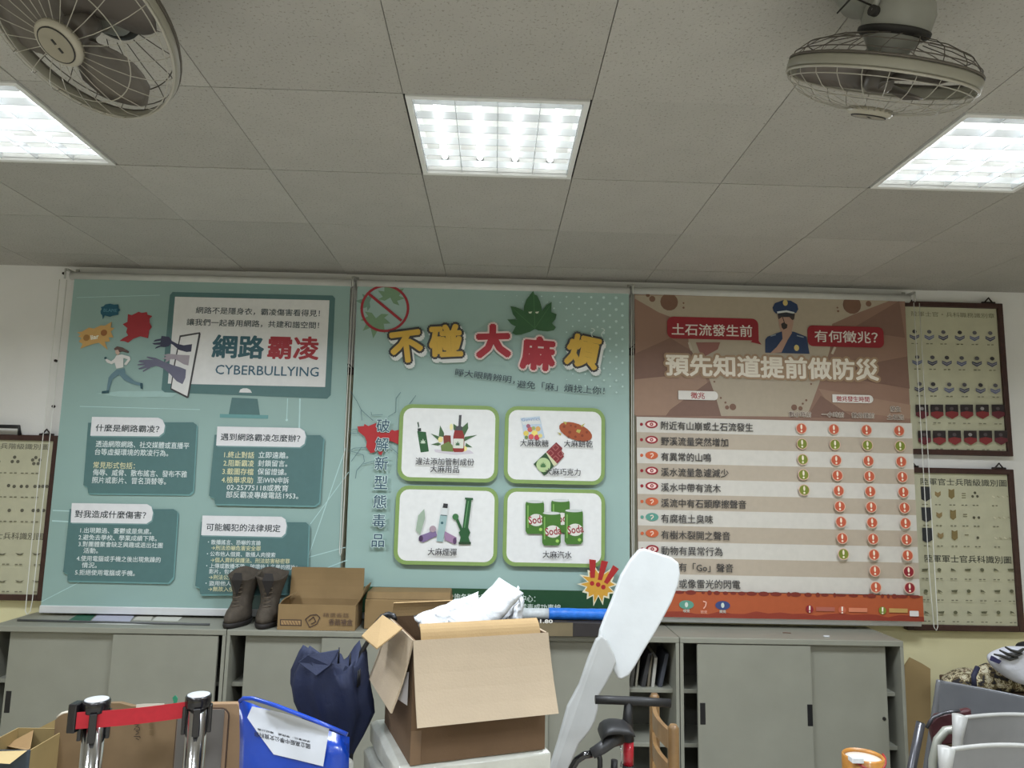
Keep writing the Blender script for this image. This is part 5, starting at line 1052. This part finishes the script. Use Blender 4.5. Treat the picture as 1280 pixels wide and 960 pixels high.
def folding(TLp, ev, ztop, W, ph, lean, bow, mp, mt, label, cat='chair', drop=0., rimr=.008, group='folded metal chairs', tr=.0125, skew=0.):
    """folded metal chair standing: two side tubes, back panel between them, seat pan and rear tubes folded flat behind"""
    ev = V(ev).normalized(); nv = V((-ev.y, ev.x, 0)); L0 = V((TLp.x, TLp.y, 0)); t = thing('folding_chair', L0, label, cat, group)
    def S(u, z, off=0): return L0 + ev * (u * W - skew * (ztop - z)) - nv * (off) + nv * (lean * z) + V((0, 0, z))
    for u in (0, 1):
        B().tube([S(u, 0, .10), S(u, .35, .05), S(u, ztop - .08, 0), S(u, ztop - .004, 0), S(u, ztop, 0)], [tr, tr, tr * 1.1, tr * 1.6 if tr > .013 else tr, tr * .8], 12).build('front_tube', mt, t)
        B().tube([S(u * .84 + .08, 0, -.02), S(u * .84 + .08, .45, .0), S(u * .84 + .08, .56, .03)], tr * .9, 10).build('rear_tube', mt, t)
    R = []
    n = 14
    for k in range(n + 1):
        u = k / n; z1 = ztop - .006 + bow * math.sin(math.pi * u) - drop; z0 = ztop - ph + bow * .6 * math.sin(math.pi * u); o = -.018 * math.sin(math.pi * u)
        R.append([S(u, z0, o), S(u, z0, o + .010), S(u, z1, o + .010), S(u, z1, o)])
    B().rings(R, 0, True, False).build('back_panel', mp, t, bevel=.002)
    B().tube([S(k / n, ztop - .004 + bow * math.sin(math.pi * k / n) - drop, -.018 * math.sin(math.pi * k / n) + .004) for k in range(n + 1)], rimr, 8).build('top_rim', mt, t)
    B().slab([S(.06, .18, .03), S(.94, .18, .03), S(.94, .56, .02), S(.06, .56, .02)], nv * .014).build('seat', mp, t, bevel=.004)
    return t
a1 = H(1174, 850, 3.30); b1 = HZ(1280, 871, a1.z)
folding(a1, b1 - a1, a1.z, .44, .15, .0, .0, panel_g, tube_g, 'grey folding chair farthest back in the stack, straight sloping top', rimr=.005, skew=.16)
a2 = H(1200, 893, 2.75); folding(a2, (1, -.03, 0), a2.z, .44, .20, .0, .012, panel_l, tube_l, 'light grey folding chair in the middle of the stack, curved white rim', drop=.008, tr=.0165, skew=.16)
a3 = H(1183, 933, 2.45); folding(a3, (1, -.03, 0), a3.z, .44, .20, .0, .014, panel_l, tube_l, 'light grey folding chair nearest the camera at the bottom right', drop=.006, tr=.0165, skew=.12)
# dark tube frame and maroon seat folded among them
mar = mat('maroon_vinyl', (78, 40, 44), rough=.4, noise=.1); dtube = mat('dark_tube', (84, 84, 88), rough=.3, metal=.5)
YD = 3.02
t = thing('folding_chair', V((H(1150, 903, YD).x, YD, 0)), 'dark-framed folding chair with a maroon pad between grey chair and cabinet', 'chair', 'folded metal chairs')
h0 = H(1151, 903, YD); low_ = V((h0.x - .20, YD, 0)); B().tube([low_, low_.lerp(h0, .5) + V((0, 0, 0)), h0], .017, 14).build('front_tube', dtube, t); B().tube([h0 - (h0 - low_).normalized() * .004, h0 + (h0 - low_).normalized() * .001], .012, 12).build('open_end', black_m, t)
w_o = V((.40, .05, 0)); B().tube([low_ + w_o, h0 + w_o], .017, 14).build('front_tube', dtube, t)
B().tube([H(1158, 910, YD + .01), H(1166, 897, YD + .01), H(1180, 891, YD), H(1200, 888, YD - .03)], .007, 10).build('frame_bend', dtube, t)
pm = [H(1163, 905, YD + .02), H(1172, 894, YD + .02), H(1215, 886, YD - .02), H(1215, 925, YD - .02), H(1170, 935, YD + .02)]
B().slab(pm, (0, .03, 0)).build('pad', mar, t, bevel=.008)
YE_ = 2.92; e0 = H(1186, 915, YE_)
t = thing('folding_chair', V((e0.x, YE_, 0)), 'pale-framed folding chair, only its bent corner showing beneath the dark one', 'chair', 'folded metal chairs')
B().tube([V((e0.x - .11, YE_, 0)), H(1166, 950, YE_), H(1172, 925, YE_), H(1182, 913, YE_), H(1200, 911, YE_ ), V((e0.x + .3, YE_, e0.z + .01)), V((e0.x + .34, YE_, 0))], .016, 12).build('frame', mat('pale_tube', (158, 160, 150), rough=.35, metal=.2), t)
B().slab([V((e0.x - .05, YE_ + .012, .25)), V((e0.x + .32, YE_ + .012, .25)), V((e0.x + .32, YE_ + .012, .62)), V((e0.x - .03, YE_ + .012, .62))], (0, .012, 0)).build('seat', panel_g, t)
# ================================================================ CLOTHES ON A CRATE BY THE WALL
crate = mat('crate_brown', (96, 76, 58), rough=.8)
camo = bpy.data.materials.new('camouflage_cloth'); camo.use_nodes = True; nt = camo.node_tree; b = nt.nodes['Principled BSDF']; b.inputs['Roughness'].default_value = .85
tc = nt.nodes.new('ShaderNodeTexCoord'); n = nt.nodes.new('ShaderNodeTexNoise'); n.inputs['Scale'].default_value = 34; n.inputs['Detail'].default_value = 3; r = nt.nodes.new('ShaderNodeValToRGB'); r.color_ramp.interpolation = 'CONSTANT'
for pos, col in ((0, (34, 32, 36)), (.42, (96, 84, 58)), (.5, (190, 182, 150)), (.56, (92, 62, 44)), (.60, (196, 190, 164))):
    e = r.color_ramp.elements[0] if pos == 0 else r.color_ramp.elements.new(pos); e.position = pos; e.color = (*lin(col), 1)
r.color_ramp.elements[-1].color = (*lin((50, 46, 46)), 1)
nt.links.new(tc.outputs['Object'], n.inputs[0]); nt.links.new(n.outputs['Fac'], r.inputs[0]); nt.links.new(r.outputs[0], b.inputs['Base Color'])
YJ = 3.72
zs = H(1240, 862, YJ).z
rootmesh(B().box((H(1216, 860, YJ).x, YJ - .12, 0), (H(1216, 860, YJ).x + .52, YJ + .28, zs)), 'storage_crate', crate, 'brown crate by the wall under the camouflage clothes', 'box', bevel=.006)
def lump(px, Y, depth, m, nm, label, cat, seed, amp, lift=.0):
    rnd = random.Random(seed); pts = [H(x, y, Y) for x, y in px]; c = sum(pts, V((0, 0, 0))) / len(pts); R = []; n = len(pts)
    for s_, k in ((-1, .25), (-.8, .68), (-.35, .95), (0, 1), (.35, .95), (.8, .68), (1, .25)):
        R.append([c + (p - c) * k + V((rnd.uniform(-amp, amp), s_ * depth + rnd.uniform(-amp, amp), rnd.uniform(-amp, amp))) for p in pts])
    zmin = min(p.z for r_ in R for p in r_)
    for r_ in R:
        for p in r_: p.z = max(p.z, zs + .001 + lift)
    return rootmesh(B().rings(R), nm, m, label, cat, 'clothes on the crate', sub=1)
lump([(1176, 862), (1178, 852), (1190, 843), (1200, 836), (1212, 834), (1222, 840), (1232, 850), (1240, 866), (1200, 868)], YJ + .12, .09, camo, 'camouflage_jacket', 'camouflage jacket, the low part behind the folding chair', 'clothing', 3, .006)
lump([(1212, 864), (1212, 848), (1220, 836), (1232, 828), (1245, 826), (1262, 840), (1285, 850), (1310, 866), (1260, 870)], YJ - .01, .07, camo, 'camouflage_bag', 'camouflage bag with a dark strap under the white jacket', 'bag', 5, .006)
B().tube([H(1222, 834, YJ - .10), H(1217, 845, YJ - .12), H(1218, 858, YJ - .12)], .012, 8).build('strap', mat('strap_navy', (40, 42, 66), rough=.7), None)
st_ = bpy.data.objects['strap']; 
wj = mat('jacket_white', (196, 198, 206), rough=.75, noise=.05, bump=.3, bscale=30, k=1.1)
def jacket():
    q = [H(1234, 822, YJ - .05), H(1262, 806, YJ + .0), H(1310, 800, YJ), H(1316, 862, YJ - .16)]
    pts = [(1234, 823), (1240, 817), (1252, 810), (1264, 806), (1276, 808), (1300, 806), (1318, 830), (1318, 862), (1290, 860), (1274, 856), (1262, 850), (1250, 842), (1240, 834)]
    rnd = random.Random(9); P3 = [H(x, y, YJ - .16) for x, y in pts]; c = H(1276, 832, YJ - .16); R = []
    for s_, k in ((-.045, .5), (-.035, .85), (0, 1), (.05, .9), (.09, .5)): R.append([c + (p - c) * k + V((0, s_, 0)) + V((rnd.uniform(-1, 1), rnd.uniform(-1, 1), rnd.uniform(-1, 1))) * .004 for p in P3])
    return B().rings(R)
t = thing('white_jacket', H(1276, 855, YJ - .16), 'white jacket with dark stripes draped over the camouflage bag', 'clothing', 'clothes on the crate')
jacket().build('body', wj, t, sub=1)
dk = mat('stripe_dark', (52, 52, 50), rough=.7)
for L in ([(1243, 818), (1252, 820), (1262, 824), (1272, 822)], [(1250, 813), (1258, 817), (1268, 820), (1277, 817)], [(1257, 809), (1264, 813), (1273, 815), (1280, 811)]): B().tube([H(x, y, YJ - .210) for x, y in L], [.007, .011, .011, .008], 8, flat=.6).build('stripe', dk, t)
B().slab([H(1241, 820, YJ - .210), H(1252, 826, YJ - .212), H(1249, 830, YJ - .212), H(1239, 826, YJ - .210)], (0, .012, 0)).build('badge', mat('badge_navy', (40, 40, 80), rough=.6), t)
lump([(1270, 812), (1272, 806), (1280, 802), (1300, 800), (1300, 816), (1280, 818)], YJ + .12, .05, mat('black_cloth', (24, 24, 28), rough=.8), 'black_hat', 'black cloth bundle at the right edge above the white jacket', 'clothing', 8, .003, lift=0)
# strap belongs to the bag
bagj = bpy.data.objects['camouflage_bag']; off = bagj.location.copy()
for v_ in st_.data.vertices: v_.co -= off
st_.parent = bagj
# ================================================================ CEILING FANS
fan_w = mat('fan_enamel', (150, 150, 142), rough=.35, noise=.06); fan_r = mat('fan_rim', (150, 147, 134), rough=.5, noise=.08); wire_m = mat('fan_wire', (176, 172, 160), rough=.45, metal=.2); wire_d = mat('fan_wire_back', (92, 86, 78), rough=.6); blade_g = mat('fan_blade', (98, 92, 86), rough=.35, noise=.08); fan_d = mat('fan_dark_and_gap_shade', (44, 42, 40), rough=.6)
def fan(px, py, depth, phi, psi, label, spin, mount, size=1.0):
    d = V(((px - 640) / F, 1, -(py - 480) / F)); Cc = M3 @ (d * depth) + V((0, 0, EYE)); dn = (M3 @ d).normalized()
    upv = M3.col[2]; ed = -(upv - dn * upv.dot(dn)).normalized(); er = dn.cross(-ed).normalized()          # image down, image right
    nrm = ((ed * math.cos(psi) + er * math.sin(psi)) * math.cos(phi) - dn * math.sin(phi)).normalized()
    zax = -nrm; xax = er - zax * er.dot(zax); xax.normalize(); yax = zax.cross(xax)
    Mt = Matrix.Translation(Cc) @ Matrix(((xax.x, yax.x, zax.x, 0), (xax.y, yax.y, zax.y, 0), (xax.z, yax.z, zax.z, 0), (0, 0, 0, 1))) @ Matrix.Rotation(spin, 4, 'Z') @ Matrix.Scale(size, 4)
    t = thing('ceiling_fan', (mount[0], mount[1], CZ), label, 'fan', 'caged ceiling fans'); RR = .222
    circ = lambda r, h, n=48: [Mt @ V((r * math.cos(2 * math.pi * k / n), r * math.sin(2 * math.pi * k / n), h)) for k in range(n)]
    B().rings([circ(RR, -.010), circ(RR + .004, -.004), circ(RR + .004, .012), circ(RR, .018), circ(RR - .003, .012), circ(RR - .003, -.006)], 0, False, True, closed=True).build('rim_band', fan_r, t)
    front = [(RR, -.008), (RR - .006, -.026), (.19, -.048), (.15, -.064), (.10, -.074), (.05, -.080)]
    back = [(RR, .014), (RR - .006, .034), (.19, .058), (.14, .078), (.085, .090)]
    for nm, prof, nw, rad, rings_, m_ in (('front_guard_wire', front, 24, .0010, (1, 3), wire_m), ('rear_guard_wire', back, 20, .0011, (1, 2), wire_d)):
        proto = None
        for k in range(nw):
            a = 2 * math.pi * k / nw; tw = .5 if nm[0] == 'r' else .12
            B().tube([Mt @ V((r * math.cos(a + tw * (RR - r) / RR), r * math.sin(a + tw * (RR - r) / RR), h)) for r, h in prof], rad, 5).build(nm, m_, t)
        for i in rings_:
            B().tube(circ(prof[i][0], prof[i][1]), rad * 1.3, 6, closed=True).build('guard_ring', m_, t)
    B().tube(circ(RR + .001, -.012), .0032, 8, closed=True).build('guard_ring', wire_m, t); B().tube(circ(RR + .001, .020), .003, 8, closed=True).build('guard_ring', wire_d, t)
    cp = B().lathe([(.052, -.072), (.054, -.082), (.050, -.088), (.043, -.090)], Mt, 32).build('guard_cap', mat('fan_cap', (172, 166, 150), rough=.4), t)
    B().lathe([(.041, -.0895), (.041, -.0915), (.039, -.0925)], Mt, 32).build('badge', mat('fan_badge', (150, 144, 128), rough=.35), cp); B().tube(circ(.0405, -.0915, 32), .0016, 6, closed=True).build('badge_ring', fan_d, cp)
    for sx_ in (-.014, .006): B().box((sx_, -.005, -.0935), (sx_ + .012, .001, -.0925), M=Mt @ Matrix.Rotation(.5, 4, 'Z')).build('badge_mark', fan_d, cp)
    for b3 in range(3):
        R = []; a0 = 2 * math.pi * b3 / 3 + .5
        for i in range(9):
            s_ = i / 8; r = .035 + .165 * s_; hw = math.radians(20 + 32 * math.sin(math.pi * min(1, s_ * .62 + .25))) * (1 if s_ < .9 else .72); row = []
            for k in range(7):
                v = -1 + 2 * k / 6; a = a0 + v * hw + .25 * s_; h = .028 * v * (1 - .3 * s_) + .008 * (1 - v * v); row.append(Mt @ V((r * math.cos(a), r * math.sin(a), h)))
            R.append(row)
        bb = B(); n7 = 7; vs = [p for r_ in R for p in r_]; bb.add(vs, [(i * n7 + k, i * n7 + k + 1, (i + 1) * n7 + k + 1, (i + 1) * n7 + k) for i in range(8) for k in range(6)], 0, True); bb.build('fan_blade', blade_g, t, solid=.002)
    B().lathe([(.0, -.034), (.024, -.032), (.034, -.022), (.036, .02), (.03, .03)], Mt, 24).build('blade_hub', blade_g, t)
    B().lathe([(.04, .05), (.066, .088), (.080, .10), (.082, .150), (.072, .176), (.045, .19), (.02, .195)], Mt, 32).build('motor_housing', fan_w, t)
    B().lathe([(.070, .0905), (.084, .1005), (.084, .108), (.080, .1085)], Mt, 32).build('motor_gap_shade', fan_d, t)  # dark ring paints the shade of the gap round the motor
    # yoke and ceiling mount
    mp = V((mount[0], mount[1], CZ)); bk_ = Mt @ V((0, 0, .21)); j = mp + V((0, 0, -.075))
    for s_ in (-1, 1):
        sd_ = Mt @ V((s_ * .088, 0, .135)); B().tube([sd_, Mt @ V((s_ * .086, 0, .185)), Mt @ V((s_ * .045, 0, .215)), bk_], .007, 10).build('yoke_arm', fan_w, t)
        B().tube([sd_ - (sd_ - Mt @ V((0, 0, .135))) * .15, sd_ + (sd_ - Mt @ V((0, 0, .135))) * .08], .012, 12).build('yoke_screw', fan_d, t)
    B().tube([bk_, bk_.lerp(j, .5), j], .013, 12).build('arm', fan_w, t)
    Tm = Matrix.Translation(mp); B().lathe([(.075, 0), (.078, -.012), (.066, -.045), (.03, -.06), (.022, -.09)], Tm, 32).build('ceiling_cup', fan_w, t)
    B().tube([Mt @ V((-.07, .02, .15)), Mt @ V((-.13, .04, .16)), Mt @ V((-.15, .05, .12)), Mt @ V((-.11, .03, .19)), bk_ + V((0, 0, .01)), j + V((.01, 0, .02))], .0022, 6).build('cable', fan_d, t)
    return t
fan(101, 32, 1.62, math.radians(41), math.radians(-42), 'dusty caged ceiling fan at the upper left, tilted to show its round cap', .2, (-1.0, 1.52))
fan(1100, 98, 1.70, math.radians(8), math.radians(-17), 'dusty caged ceiling fan at the upper right, seen edge-on below its motor', .9, (.88, 1.56), .955)

for (x_, y_, l_) in ((80, 342, 'small dark screw in the wall beside the left end of the roller'), (70, 451, 'small dark nail in the white wall, upper of two beside the teal banner'), (67, 508, 'small dark nail in the white wall, lower of two beside the teal banner')):
    p = H(x_, y_, WY - .006); rootmesh(B().tube([p + V((0, .006, 0)), p + V((0, -.008, 0))], .008, 8), 'wall_nail', iron_m, l_, 'nail', 'nails in the wall')
